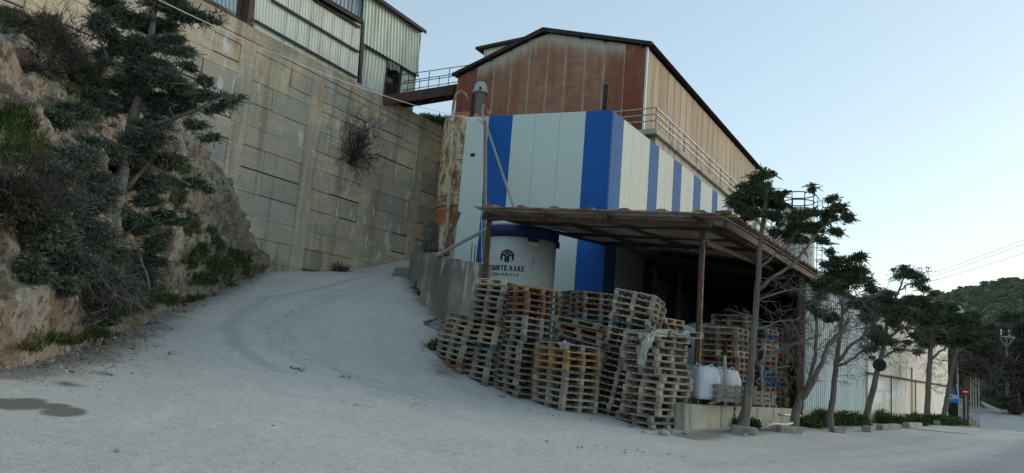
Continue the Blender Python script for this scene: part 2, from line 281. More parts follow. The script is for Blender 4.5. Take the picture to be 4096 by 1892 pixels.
G['machblue']=MAT('machine_blue',(.02,.2,.62),.5); G['van']=MAT('white_van_paint',(.55,.6,.6),.35); G['glass']=MAT('dark_glass',(.02,.03,.04),.1,spec=.6)
G['black']=MAT('black_rubber',(.015,.015,.016),.8)
G['tank']=MAT('white_tank',(.5,.52,.5),.5); G['cable']=MAT('pale_cable',(.5,.48,.44),.7); G['wire']=MAT('power_wire',(.62,.68,.70),.6)
G['yellow']=MAT('yellow_litter',(.65,.36,.01),.6); G['stone']=MAT('pale_stone',(.36,.35,.33),.95,bump=(10,.5,.03)); G['litter']=MAT('dark_litter',(.05,.05,.045),.95,islands=.4)
G['pipe']=MAT('grey_pipe',(.38,.42,.42),.5); G['pwhite']=MAT('cream_pipe',(.5,.46,.35),.6,layers=[dict(s=3,lo=.55,hi=.65,c=(.3,.14,.06),a=.8)])
G['rustpipe']=MAT('rust_pipe',(.34,.17,.09),.8,layers=[dict(s=5,lo=.45,hi=.6,c=(.45,.36,.26),a=.8)])
G['solar']=MAT('pale_panel',(.6,.62,.62),.4)
# ---------------- terrain ----------------
CP=[(252,272,30),(215,290,24),(175,305,20),(110,335,14),(0,365,10),(0,473,5.6),(512,473,9),(300,400,12),(300,330,18),(350,290,26),(408,271,34),(360,272,35),
    (1023,473,13.5),(700,473,10.5),(850,455,16),(860,440,20),(980,413,62),(1023,416,62),(460,380,18.6),(500,398,17.4),(560,409,16.8),(597,416,16.5),(640,431,16.3),(690,432,16.4),
    (425,302,24.5),(415,286,27),(447,322,22),(380,350,19),(430,390,16),(866,423,24.7),(927,421,31.5),(795,426,20.5),(742,430,17.7)]
cp=[tuple(at(*c)) for c in CP]+[(8,25,.1),(6,20,.1),(12,30,-.1),(3,21,.35),(-8,3,.4),(8,2,-.1),(-2,-2,0),(20,8,-.3),(60,60,-.9),(45,25,-.7),(90,60,-.9),(-4.3,40,6.0),(-2,48,6.6),(2,30,3.0),(0,24,1.4),(14,45,-.2),(22,50,-.5)]
cp=np.array(cp); n_=len(cp)
def _phi(r2): return .5*r2*np.log(r2+1e-9)
_K=_phi(((cp[:,None,:2]-cp[None,:,:2])**2).sum(-1))+np.eye(n_)*1.5
_P=np.c_[np.ones(n_),cp[:,:2]]; _A=np.block([[_K,_P],[_P.T,np.zeros((3,3))]]); _w=np.linalg.solve(_A,np.r_[cp[:,2],0,0,0])
def gz(x,y):
    x=np.asarray(x,float);y=np.asarray(y,float); r2=(x[...,None]-cp[:,0])**2+(y[...,None]-cp[:,1])**2
    return (_phi(r2)*_w[:n_]).sum(-1)+_w[n_]+_w[n_+1]*x+_w[n_+2]*y
def gzf(x,y):
    z=gz(x,y); x=np.asarray(x,float);y=np.asarray(y,float)
    d=np.maximum.reduce([x-55,-x-24,y-70,-y-6,np.zeros_like(x)]); t=np.clip(d/25,0,1); t=t*t*(3-2*t)
    return z*(1-t)+(-1.0)*t
def g1(x,y): return float(gz(x,y))
def onground(px,py,Y0):
    """ground point seen at a pixel, searched near depth Y0"""
    best=None
    for k in range(-60,61):
        Y=Y0*(1+k/150); p=at(px,py,Y); e=abs(p.z-g1(p.x,p.y))
        if best is None or e<best[0]: best=(e,p)
    p=best[1]; return Vector((p.x,p.y,g1(p.x,p.y)))
def base(px,Y,py=420):
    p=at(px,py,Y); return Vector((p.x,p.y,g1(p.x,p.y)))
xs=np.unique(np.r_[np.linspace(-900,-40,22),np.arange(-40,70,.8),np.linspace(70,900,30)]); ys=np.unique(np.r_[np.linspace(-900,-8,20),np.arange(-8,90,.8),np.linspace(90,1500,34)])
X,Y=np.meshgrid(xs,ys); Z=gzf(X,Y)-.06
rn=np.random.default_rng(3)
o=gridmesh('ground',X,Y,Z,G['ground']); setp(o,'dusty brown dirt ground under the plant and its trees',None,kind='structure')
# yard sheet (dusty concrete/asphalt), with stain attributes
def seg(x,y,pts):
    d=np.full(x.shape,1e9); 
    for (a,b),(c,e) in zip(pts[:-1],pts[1:]):
        vx,vy=c-a,e-b; t=np.clip(((x-a)*vx+(y-b)*vy)/(vx*vx+vy*vy),0,1); d=np.minimum(d,np.hypot(x-a-t*vx,y-b-t*vy))
    return d
def inpoly(x,y,P):
    c=np.zeros(x.shape,bool); n=len(P)
    for i in range(n):
        x1,y1=P[i];x2,y2=P[(i+1)%n]
        with np.errstate(divide='ignore',invalid='ignore'):
            c^=((y1>y)!=(y2>y))&(x<(x2-x1)*(y-y1)/(y2-y1+1e-12)+x1)
    return c
W0=Vector((4.05,16.6,0)); WD=Vector((.653,.757,0)); WN=Vector((-.757,.653,0))     # low wall / cladding line along the main road
EDGE=[tuple(onground(*c).xy) for c in ((254,272,30),(215,291,24),(176,306,20),(142,320,16),(110,336,13.5),(60,352,11.5),(0,368,9.5))]
WA=Vector((-10.5,30.2,0)); WBv=Vector((-3.95,41.7,0)); WWD=(WBv-WA).normalized()
WWN=Vector((-WWD.y,WWD.x,0))
wl=lambda s:tuple((WA+WWD*s).xy)
far1=W0+WD*31; 
poly=[wl(0),wl(30),(6,58),(10,40),tuple((W0+WD*28+WN*2).xy),tuple((W0+WD*28-WN*.3).xy),tuple((W0+WD*30-WN*.3).xy),(30,47),(34,54),(37.5,61),(40.5,62.5),(46,60),(62,55),(90,52),(90,40),(60,44),(42,38),(33,25),(26,10),(20,-6),(-12,-6),(-10,4)]+EDGE[::-1]
gx=np.r_[np.arange(-16,-8,.16),np.arange(-8,8,.08),np.arange(8,90,.2)]; gy=np.r_[np.arange(-6,4,.3),np.arange(4,17,.08),np.arange(17,64,.16)]; X,Y=np.meshgrid(gx,gy)
jx=np.sin(X*1.7+Y*2.3)*.12+np.sin(X*4.1-Y*3.7)*.07; mask=inpoly(X+jx,Y+jx*1.3,poly)
Z=gz(X,Y)
tr1=[tuple(onground(*c).xy) for c in ((400,272,32),(330,285,27),(270,297,22),(240,312,18.5),(230,327,16.5),(238,345,14.5),(255,360,13.2),(275,370,12.5))]
tr2=[tuple(onground(*c).xy) for c in ((340,362,14),(390,385,13.5),(430,402,13.5))]
tr3=[tuple(onground(*c).xy) for c in ((400,276,31),(345,292,26),(300,310,20),(275,330,17),(290,350,15),(330,372,13),(420,395,14))]
track=np.exp(-(seg(X,Y,tr1)/.16)**2)*.75+np.exp(-(seg(X,Y,tr1)/.5)**2)*.15+np.exp(-(seg(X,Y,tr1)-1.9)**2/.05)*.25+np.exp(-(seg(X,Y,tr2)/.05)**2)*.6+np.exp(-(seg(X,Y,tr3)/.5)**2)*.25
dd3=seg(X,Y,tr3); track+=.38*np.clip(np.sin(dd3*7.0+np.sin(Y*.7)*.8),0,1)**2*np.exp(-(dd3/2.6)**2)
tr4=[tuple(onground(*c).xy) for c in ((345,415,10.5),(420,450,9.8),(520,440,11),(640,452,12))]; dd4=seg(X,Y,tr4); track+=.25*np.clip(np.sin(dd4*11),0,1)**2*np.exp(-(dd4/1.2)**2)
for a_,b_ in (((760,455,13),(1000,430,22)),((700,465,11),(1000,440,18)),((860,470,11),(1023,452,15))):
    track+=np.exp(-(seg(X,Y,[tuple(onground(*a_).xy),tuple(onground(*b_).xy)])/.3)**2)*.45
wet=np.zeros_like(X)
for px,py,Yd,rx,ry in ((64,412,7.6,.19,.30),(56,406,7.8,.12,.22),(72,410,7.7,.10,.2),(12,404,7.9,.30,.34),(26,402,8.1,.18,.3),(68,384,9,.42,.30),(104,374,9.8,.3,.22),(945,425,33,2.4,.5),(925,430,27,1.6,.3),(1000,412,55,6,.8)):
    p=onground(px,py,Yd); wet=np.maximum(wet,np.clip(1.05-np.hypot((X-p.x)/rx,(Y-p.y)/ry)*.6,0,1)*(1.1 if py not in(384,374) else .62))
dl=(X-W0.x)*WN.x*-1+(Y-W0.y)*WN.y*-1; al=(X-W0.x)*WD.x+(Y-W0.y)*WD.y
asph=np.clip((dl-3.4)/2.5,0,1)*np.clip((al+9)/8,0,1)
asph=np.maximum(asph,np.clip((al-27)/6,0,1)*.85)
ed=seg(X,Y,EDGE); dirt=np.clip(1-ed/1.4,0,1)
lw_=[tuple(onground(*c).xy) for c in ((408,275,30),(415,287,27),(425,302,24.5),(445,322,22),(452,345,20),(445,372,18.6))]
dirt=np.maximum(dirt,np.clip(.75-seg(X,Y,lw_)/1.2,0,1))
dirt=np.maximum(dirt,np.clip(1.0-np.abs(dl-.5)/.9,0,1)*(al>-1)*(al<27)*.9)
o=gridmesh('dusty_road',X,Y,Z,G['yard'],mask,dict(track=track,wet=wet,asph=asph,dirt=dirt)); setp(o,'pale dusty road forking uphill to the left with tyre marks',kind='structure')
# ---------------- big panel wall ----------------
def wallpt(s,z,off=0): p=WA+WWD*s+WWN*off; return Vector((p.x,p.y,z))
ZT=13.7
big=empty('retaining_wall',wallpt(0,0),'tall retaining wall of stacked concrete panels behind the uphill road','wall')
mb=MB(); tones=[]
def cb(s0,s1,z0,z1,tone,proud=0,sk=0):
    mb.hexa([wallpt(s0,z0,-proud),wallpt(s1,z0,-proud),wallpt(s1,z0,.4),wallpt(s0,z0,.4),wallpt(s0,z1,-proud),wallpt(s1,z1,-proud),wallpt(s1,z1,.4),wallpt(s0,z1,.4)]); tones.extend([tone]*8)
rg=random.Random(5)
bay=4.0; s0=-26
while s0<46:
    pw=.75; cb(s0,s0+pw,0,ZT-.62,rg.uniform(.05,.4),.02)      # pier
    z=ZT-.62; 
    ib=0
    while z>-.2:
        hb=(.30,.42,.80,.80,.8,.8)[ib]; cb(s0+pw,s0+bay,z-hb,z,rg.uniform(0,.3),.012); z-=hb
        for r in range((1,2,3,3,3,3)[ib]):
            h=(.8,.95,.95,.95,.95,.95)[ib]; x=s0+pw+.0; cuts=[x,x+(bay-pw)*rg.choice((.36,.5,.62)),s0+bay]
            
            if rg.random()<.22: cuts=[x,s0+bay]
            for a,b in zip(cuts[:-1],cuts[1:]):
                ga=rg.choice((.008,.014,.026)); gb=rg.choice((.01,.03,.055,.06)) ; 
                cb(a+ga,b-.006,z-h+gb,z,rg.random()**1.3,rg.uniform(-.035,.004))
            z-=h
        ib+=1
    s0+=bay
cb(-26,46,ZT-.62+.02,ZT,.15,.03)
o=mb.build('panel_face',G['conc'],big,bevel=.018)
at_=o.data.attributes.new('tone','FLOAT','POINT'); at_.data.foreach_set('value',tones)
MB().hexa([wallpt(-26,0,.06),wallpt(46,0,.06),wallpt(46,0,.9),wallpt(-26,0,.9),wallpt(-26,ZT-.05,.06),wallpt(46,ZT-.05,.06),wallpt(46,ZT-.05,.9),wallpt(-26,ZT-.05,.9)]).build('joint_backing',G['joint'],big)
# quarry terrace behind the wall
xs=np.linspace(-26,60,60); ds=np.r_[.5,4,9,20,40,80,140]; Sx,Dd=np.meshgrid(xs,ds)
PX=WA.x+WWD.x*Sx+WWN.x*Dd; PY=WA.y+WWD.y*Sx+WWN.y*Dd; PZ=ZT-.3+np.where(Dd>20,(Dd-20)*.08,0)+rn.normal(0,.15,Sx.shape)*(Dd>5)-np.clip((Sx-47)*.6,0,12)
o=gridmesh('quarry_terrace',PX,PY,PZ,G['ground']); setp(o,'raised quarry ground level with the top of the big wall',kind='structure')
# ---------------- hillside embankment on the left ----------------
PR=[ # edge point px,py,Y ; crest px,py,Y
 ((262,271,31),(236,246,31.5)),((246,275,28.5),(226,212,30)),((228,284,26),(211,180,28.5)),((205,295,23),(196,152,27.5)),((180,304,20.5),(172,112,26)),
 ((158,313,18),(120,92,23)),((138,322,15.8),(84,70,20.5)),((110,336,13.5),(42,44,18)),((70,349,12),(0,28,15.5)),((30,360,10.5),(-60,10,13.5)),((0,368,9.5),(-130,-10,12)),((-60,378,8.5),(-220,-30,10.5)),((-140,395,7.3),(-340,-50,9))]
nu,nv=400,120
E0=np.array([tuple(onground(*a)) for a,b in PR]); C0=np.array([tuple(at(*b)) for a,b in PR]); 
E0=np.vstack([E0[:12],[(-7.4,3.5,.45),(-8.5,-3,.4),(-12,-12,.2),(-16,-22,0)]]); C0=np.vstack([C0[:12],[(-13.5,4,8.5),(-15,-4,8.5),(-19,-14,8),(-24,-25,7)]])
ti=np.linspace(0,len(E0)-1,nu); ii=np.arange(len(E0))
E1=np.stack([np.interp(ti,ii,E0[:,k]) for k in range(3)],-1); C1=np.stack([np.interp(ti,ii,C0[:,k]) for k in range(3)],-1)
back=C1.copy(); back[:,0]+=WWN[0]*9; back[:,1]+=WWN[1]*9; back[:,0]-=np.clip((12-C1[:,1])*.8,0,14); back[:,2]+=1.0
HX=np.zeros((nv,nu,3))
for j in range(nv):
    v=j/(nv-1)
    if v<.8:
        t=v/.8; hor=t**1.35*.9+t*.1; ver=math.sin(t*math.pi/2)**.9
        HX[j,:,:2]=E1[:,:2]*(1-hor)+C1[:,:2]*hor; HX[j,:,2]=E1[:,2]*(1-ver)+C1[:,2]*ver
    else:
        t=(v-.8)/.2; HX[j]=C1*(1-t)+back*t
rock_nrm=Vector((.9,-.42,.25)).normalized()
for j in range(nv):
    v=j/(nv-1); amp=min(1,v*14+.25)
    for i in range(nu):
        p=Vector(HX[j,i]); q=p*.45
        d=mn.multi_fractal(q,1.0,2.1,3)*.34-.3; d+=(abs(mn.noise(p*1.3))*-.35+.1)+((p.z*1.1+mn.noise(p*.6)*1.2)%1.0)*.22
        c=mn.voronoi(p*.9)[0]; d+= (c[1]-c[0])*.6
        c=mn.voronoi(Vector((p.x*2.6,p.y*2.6,p.z*2.0)))[0]; d+=(c[1]-c[0])*.24
        d+=mn.noise(p*5)*.07+mn.noise(p*11)*.045
        fade=1 if v<.8 else 1-(v-.8)/.2*.7
        HX[j,i]+=np.array(rock_nrm)*d*amp*.85*fade
HX[0,:,2]-=.25; HX[0,:,0]+=.1
o=gridmesh('rocky_hillside',HX[...,0],HX[...,1],HX[...,2],G['rock'],smooth=False); setp(o,'steep earthy rock bank rising left of the uphill road',kind='structure')
from mathutils.bvhtree import BVHTree
_hv=[Vector(v) for v in HX.reshape(-1,3)]; _id=np.arange(nu*nv).reshape(nv,nu); _hf=[tuple(int(k) for k in q) for q in np.stack([_id[:-1,:-1],_id[:-1,1:],_id[1:,1:],_id[1:,:-1]],-1).reshape(-1,4)]
HB=BVHTree.FromPolygons(_hv,_hf)
def onhill(px,py):
    d=dirv(px,py).normalized(); h=HB.ray_cast(EYE,d)
    return h[0]
# boulders on the bank
def boulder(name,label,px,py,Yd,rx,ry,rz,seed):
    c=at(px,py,Yd); import bmesh
    bm=bmesh.new(); bmesh.ops.create_icosphere(bm,subdivisions=5,radius=1)
    for v in bm.verts:
        d=v.co.normalized(); k=1+mn.noise(d*1.3+Vector((seed,0,0)))*.35; cc=mn.voronoi(d*1.8+Vector((seed,3,1)))[0]; k+=(cc[1]-cc[0])*.28+mn.noise(d*6+Vector((seed,1,0)))*.05+mn.noise(d*14)*.02
        v.co=Vector((d.x*rx*k,d.y*ry*k,d.z*rz*k))
    me=bpy.data.meshes.new(name); bm.to_mesh(me); bm.free(); me.materials.append(G['boulder']); o=bpy.data.objects.new(name,me); sc.collection.objects.link(o); o.location=c; o.rotation_euler=(0,.55,-.3)
    return setp(o,label,'boulder','boulders on the left bank')
boulder('boulder','big pale grey boulder capping the rocky bank at the upper left',20,60,16.0,1.6,1.3,.85,2)
boulder('boulder','smaller grey boulder half buried below the big pale one',62,78,18.2,.9,.9,.42,7)
# ---------------- distant hill on the right ----------------
sil=[(760,330,420),(860,318,400),(905,300,380),(937,292,350),(960,290,310),(994,281,250),(1024,276,230),(1100,262,210),(1220,240,190),(1400,225,170),(1600,230,160)]
hp=[at(*c) for c in sil]; t=np.linspace(0,len(sil)-1,200); RC=np.stack([np.interp(t,np.arange(len(sil)),[p[k] for p in hp]) for k in range(3)],-1)
nvh=70; H=np.zeros((nvh,200,3))
for j in range(nvh):
    v=j/(nvh-1)
    if v<.75:
        a=v/.75; ft=RC[:,:2]*.30; ft[:,1]=np.maximum(ft[:,1],78); base_=np.c_[ft,np.full(200,-1.2)]
        H[j,:,:2]=base_[:,:2]*(1-a)+RC[:,:2]*a; H[j,:,2]=-1.2+(RC[:,2]+1.2)*(a**1.15)
    else:
        a=(v-.75)/.25; H[j,:,:2]=RC[:,:2]*(1+a*.8); H[j,:,2]=RC[:,2]*(1-a)
for j in range(nvh):
    for i in range(200):
        v=j/(nvh-1); p=Vector(H[j,i]); d=mn.multi_fractal(p*.03,1,2,4)-1
        H[j,i,2]+=d*2.2*min(1,v*4)+ (mn.noise(p*.3)*.5 if v>.1 else 0)
o=gridmesh('hills',H[...,0],H[...,1],H[...,2],G['hill']); setp(o,'dark scrub covered hill beyond the main road on the right',kind='structure')
_hv=[Vector(v) for v in H.reshape(-1,3)]; _id=np.arange(nvh*200).reshape(nvh,200)
HB2=BVHTree.FromPolygons(_hv,[tuple(int(k) for k in q) for q in np.stack([_id[:-1,:-1],_id[:-1,1:],_id[1:,1:],_id[1:,:-1]],-1).reshape(-1,4)])
# ---------------- striped screen building ----------------
CS=at(612.5,110,26.0); CS0=Vector((CS.x,CS.y,0))               # near corner of the striped building
def ps(a,b,z,out=0):  # a along S31, b along N31 (leftwards)
    p=CS0+S31*a+N31*b; return Vector((p.x,p.y,z))
ztl=hit(467,117,CS0,N31).z; ztr=CS.z; zts=hit(703,181.6,CS0,S31).z
sb=empty('striped_building',ps(0,0,0),'tall blue and white striped panel building front with open top behind the canopy','building')
cut=[0,1,2,3,4,5]   # front panels 1 m-ish, from the measured seams
fx=[612.5,586,560.5,536,513,489.5,467]
fb=[(hit(x,112,CS0,N31)-CS0).dot(N31) for x in fx]
fcol=['blue','white','white','white','blue','white']
zf=lambda b:ztr+(ztl-ztr)*b/fb[-1]
ZB=-.3
for i in range(6):
    b0,b1=fb[i]+(.004 if i else 0),fb[i+1]-.006
    m_=MB().hexa([ps(0,b0,ZB),ps(.08,b0,ZB),ps(.08,b1,ZB),ps(0,b1,ZB),ps(0,b0,zf(b0)),ps(.08,b0,zf(b0)),ps(.08,b1,zf(b1)),ps(0,b1,zf(b1))])
    if fcol[i]=='white':     # screw row and edge lap
        m_.box(ps(-.006,(b0+b1)/2,zf(b0)-.35),S31*.01,N31*.02,(0,0,.02))
    m_.build('front_panel',G[fcol[i]],sb,bevel=.012)
sx=[612.5,623.5,650.9,660.2,675.4,683.6,696,703.3]
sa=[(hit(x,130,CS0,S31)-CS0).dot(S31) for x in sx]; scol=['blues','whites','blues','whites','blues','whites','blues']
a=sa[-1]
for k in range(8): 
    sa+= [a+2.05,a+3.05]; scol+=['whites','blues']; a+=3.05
aEnd=(hit(762,200,CS0,S31)-CS0).dot(S31)
zs=lambda a:ztr+(zts-ztr)*a/sa[7]
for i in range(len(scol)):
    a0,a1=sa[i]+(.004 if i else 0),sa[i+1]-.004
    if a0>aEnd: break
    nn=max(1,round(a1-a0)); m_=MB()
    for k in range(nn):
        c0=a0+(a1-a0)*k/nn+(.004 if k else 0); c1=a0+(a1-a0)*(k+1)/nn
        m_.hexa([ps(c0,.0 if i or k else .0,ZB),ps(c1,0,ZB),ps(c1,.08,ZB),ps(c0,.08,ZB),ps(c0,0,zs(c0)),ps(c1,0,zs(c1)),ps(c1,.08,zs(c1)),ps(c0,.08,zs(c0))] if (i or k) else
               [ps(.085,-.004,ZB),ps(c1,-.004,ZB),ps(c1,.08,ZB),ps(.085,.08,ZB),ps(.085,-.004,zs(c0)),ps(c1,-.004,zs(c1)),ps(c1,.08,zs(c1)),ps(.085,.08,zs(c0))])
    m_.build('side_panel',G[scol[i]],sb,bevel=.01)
MB().beam(ps(-.012,-.016,ZB),ps(-.012,-.016,ztr+.01),.05,.05).build('corner_flashing',G['blues'],sb)
for b,px,py in ((fb[-1]-.12,468.5,95),(.42,609,85)):
    zt=hit(px,py,ps(.2,0,0),N31).z; MB().beam(ps(.2,b,ZB),ps(.2,b,zt),.2,.16).build('frame_column',G['dsteel'],sb)
for k in range(3): MB().beam(ps(.16,fb[-1],2.5+k*3.2),ps(.16,0,2.5+k*3.2),.12,.12).build('frame_rail',G['dsteel'],sb)
h=hit(472.8,155,CS0,N31); MB().box(h-S31*.012,N31*.1,S31*.01,(0,0,.06)).build('dark_vent_hole',G['black'],sb)
A_=hit(487,116,CS0,N31)-S31*.35; B_=hit(514,208,CS0,N31,-1.4)
dp=MB(); dp.tube([A_,B_],.045,8); dp.build('diagonal_strut',G['galv'],sb)
MB().tube([hit(487,115,CS0,N31)+S31*.1,A_+Vector((0,0,.35)),A_],.06,8).build('strut_bracket',G['rustpipe'],sb)
# ---------------- rusty shed ----------------
K0=hit(647,60,ps(0,1.15,0),S31); K0=Vector((K0.x,K0.y,0))      # near corner of the shed
def pk(a,b,z): p=K0+S31*a+N31*b; return Vector((p.x,p.y,z))
sh=empty('rusty_shed',pk(0,0,0),'large rust stained shed with low gable roof towering behind the striped building','shed')
zr=hit(651.5,43,K0,S31,).z; zE=hit(647.8,47,K0,N31).z; zRd=hit(545,33,K0,N31).z
bR=(hit(545,33,K0,N31)-K0).dot(N31); bL=(hit(459,77,K0,N31)-K0).dot(N31); zL=hit(459,77,K0,N31).z
aF=(hit(758.8,165,K0,S31)-K0).dot(S31)
zg=lambda b: zE+(zRd-zE)*b/bR if b<bR else zRd+(zL-zRd)*(b-bR)/(bL-bR)
seams=[hit(x,100,K0,N31) for x in (644,623,602,583,563,545,527,509,492,475,459)]
bs_=[0]+[(p-K0).dot(N31) for p in seams[1:-1]]+[bL]
def attrset(o,name,fn):
    a=o.data.attributes.new(name,'FLOAT','POINT'); a.data.foreach_set('value',[float(fn(v.co)) for v in o.data.vertices])
def subquad(mb,P,nu_,nv_):  # bilinear grid front face
    A,B,C,D=[Vector(x) for x in P]; b=len(mb.v)
    for j in range(nv_+1):
        for i in range(nu_+1):
            mb.v.append(tuple(A.lerp(B,i/nu_).lerp(D.lerp(C,i/nu_),j/nv_)))
    for j in range(nv_):
        for i in range(nu_): mb.f.append((b+j*(nu_+1)+i,b+j*(nu_+1)+i+1,b+(j+1)*(nu_+1)+i+1,b+(j+1)*(nu_+1)+i)); mb.mi.append(mb.cur)
rustbias=[1.0,.85,.5,.4,.35,.35,.4,.55,.8,1.0]
for i in range(10):
    b0,b1=bs_[i],bs_[i+1]; mb=MB(); zb=6
    g_=.012
    subquad(mb,[pk(-.02,b0+g_,zb),pk(-.02,b1-g_,zb),pk(-.02,b1-g_,zg(b1)),pk(-.02,b0+g_,zg(b0))],4,18)
    mb.hexa([pk(-.018,b0+g_,zb),pk(.06,b0+g_,zb),pk(.06,b1-g_,zb),pk(-.018,b1-g_,zb),pk(-.018,b0+g_,zg(b0)-.02),pk(.06,b0+g_,zg(b0)-.02),pk(.06,b1-g_,zg(b1)-.02),pk(-.018,b1-g_,zg(b1)-.02)])
    o=mb.build('gable_panel',G['rustp'],sh)
    bm0=(b0+b1)/2
    attrset(o,'rustb',lambda c:min(1,max(0,rustbias[i]*.8+ (12.2-c.z)*.07)))
    attrset(o,'top',lambda c:max(0,1-(zg((Vector((c.x,c.y,0))-K0).dot(N31))-c.z)/.95)*(.3 if i in(0,9) else 1))
    attrset(o,'edge',lambda c:abs(((Vector((c.x,c.y,0))-K0).dot(N31)-bm0)/((b1-b0)/2)) * (.75 if i in (0,9) else 1))
MB().hexa([pk(.07,0.05,5),pk(.1,.05,5),pk(.1,bL,5),pk(.07,bL,5),pk(.07,.05,zE-.05),pk(.1,.05,zE-.05),pk(.1,bL,zL-.05),pk(.07,bL,zL-.05)]).build('gable_backing',G['steel'],sh)
mb=MB(); n=max(8,int(round(aF/1.0)))
tn=[]
for k in range(n):
    a0=aF*k/n+.006; a1=aF*(k+1)/n-.006; b=len(mb.v)
    subquad(mb,[pk(a0,0,6),pk(a1,0,6),pk(a1,0,zE-.05),pk(a0,0,zE-.05)],2,4); mb.prism([pk(a0,.01,6),pk(a1,.01,6),pk(a1,.01,zE-.05),pk(a0,.01,zE-.05)],N31*.06)
    tn+=[rg.random()]*(len(mb.v)-b)
o=mb.build('side_wall',G['rusts'],sh); a_=o.data.attributes.new('tone','FLOAT','POINT'); a_.data.foreach_set('value',tn)
attrset(o,'edge',lambda c:(math.sin(((Vector((c.x,c.y,0))-K0).dot(S31)/aF*n)*math.pi)**2<.12)*1.0)
MB().hexa([pk(-.03,-.03,6),pk(.1,-.03,6),pk(.1,.05,6),pk(-.03,.05,6),pk(-.03,-.03,zE),pk(.1,-.03,zE),pk(.1,.05,zE),pk(-.03,.05,zE)]).build('corner_post',G['white'],sh)
MB().hexa([pk(0,bL,6),pk(aF,bL,6),pk(aF,bL+.06,6),pk(0,bL+.06,6),pk(0,bL,zL),pk(aF,bL,zL),pk(aF,bL+.06,zL),pk(0,bL+.06,zL)]).build('left_side_wall',G['rusts'],sh)
MB().hexa([pk(aF-.1,0,6),pk(aF,0,6),pk(aF,bL,6),pk(aF-.1,bL,6),pk(aF-.1,0,zE),pk(aF,0,zE),pk(aF,bL,zL),pk(aF-.1,bL,zL)]).build('rear_wall',G['rusts'],sh)
oh=.28
def roofz(b,extra): return zg(b)+extra
mb=MB()
mb.corr(pk(-oh,-oh,zE-.03+.12),pk(aF+oh,-oh,zE-.03+.12),pk(aF+oh,bR,zRd+.16),pk(-oh,bR,zRd+.16),.22,.06,.03)
mb.corr(pk(-oh,bL+oh,zL-.05+.12),pk(aF+oh,bL+oh,zL-.05+.12),pk(aF+oh,bR,zRd+.16),pk(-oh,bR,zRd+.16),.22,.06,.03)
rf=mb.build('roof',G['corrd'],sh)
mb=MB()
for (b0,z0,b1,z1) in ((-oh,zE,bR,zRd),(bR,zRd,bL+oh,zL)):
    mb.beam(pk(-oh+.02,b0,z0+.03),pk(-oh+.02,b1,z1+.06),.06,.16)
mb.build('barge_board',G['dsteel'],sh)
for b in (0.2,bs_[2],bR*.62,bR-.1,bR+1.0,bR+(bL-bR)*.38,bR+(bL-bR)*.6,bR+(bL-bR)*.82,bL-.1):
    MB().beam(pk(-oh-.1,b,zg(b)+.02),pk(.0,b,zg(b)+.0),.12,.12).build('purlin_end',G['dsteel'],sh)
# roof monitor on the left slope
pm=lambda a,b,z: pk(4.5+a,b,z)
P0=pm(0,0,0); q1=hit(479.5,49,P0,N31); q2=hit(531.5,38,P0,N31); mb1=(q1-P0).dot(N31); mb2=(q2-P0).dot(N31)
mon=MB(); w1,w2=mb1-.35,mb2+.3; zz1=q1.z-.1; zz2=q2.z-.1
mon.corr(pm(0,w2,zRd-.6),pm(0,w1,zRd-1.6),pm(0,w1,zz1),pm(0,w2,zz2),.25,.05,.05)
mon.hexa([pm(.1,w2,zRd-.6),pm(7,w2,zRd-.6),pm(7,w1,zRd-1.6),pm(.1,w1,zRd-1.6),pm(.1,w2,zz2),pm(7,w2,zz2),pm(7,w1,zz1),pm(.1,w1,zz1)])
mo=mon.build('roof_monitor',G['corr'],sh)
MB().hexa([pm(-.3,mb2-.1,q2.z-.12),pm(7.3,mb2-.1,q2.z-.12),pm(7.3,mb1+.1,q1.z-.12),pm(-.3,mb1+.1,q1.z-.12),pm(-.3,mb2-.1,q2.z+.03),pm(7.3,mb2-.1,q2.z+.03),pm(7.3,mb1+.1,q1.z+.03),pm(-.3,mb1+.1,q1.z+.03)]).build('monitor_roof',G['corrd'],sh)
# ---------------- walkway along the shed ----------------
V0=hit(655.6,128,CS0,S31,-.0); aW=(V0-CS0).dot(S31); zW=V0.z
wk=empty('walkway',ps(aW,0,zW),'pale concrete walkway with steel railing along the long side of the rusty shed','walkway')
aE=(Vector(pk(aF,0,0))-CS0).dot(S31)-.5
MB().hexa([ps(aW,-.05,zW-.24),ps(aE,-.05,zW-.24),ps(aE,1.1,zW-.24),ps(aW,1.1,zW-.24),ps(aW,-.05,zW),ps(aE,-.05,zW),ps(aE,1.1,zW),ps(aW,1.1,zW)]).build('platform_slab',G['conc3'],wk,bevel=.02)
MB().hexa([ps(aW+.4,.12,zW-.7),ps(aE,.12,zW-.7),ps(aE,.5,zW-.7),ps(aW+.4,.5,zW-.7),ps(aW+.4,.12,zW-.25),ps(aE,.12,zW-.25),ps(aE,.5,zW-.25),ps(aW+.4,.5,zW-.25)]).build('edge_beam',G['conc3'],wk)
MB().hexa([ps(aW-1.2,.9,zW-.24),ps(aW-.02,.9,zW-.24),ps(aW-.02,3,zW-.24),ps(aW-1.2,3,zW-.24),ps(aW-1.2,.9,zW-.02),ps(aW-.02,.9,zW-.02),ps(aW-.02,3,zW-.02),ps(aW-1.2,3,zW-.02)]).build('landing_slab',G['conc3'],wk)
hR=hit(655,105.5,CS0,S31).z-zW
posts_a=[aW+.08]+[(hit(x,150,CS0,S31)-CS0).dot(S31) for x in (669.5,684.5,697.5,710.5,722,732.5)]+[aE-2,aE-.1]
for a in posts_a: MB().beam(ps(a,.03,zW),ps(a,.03,zW+hR),.06,.06).build('railing_post',G['galv'],wk)
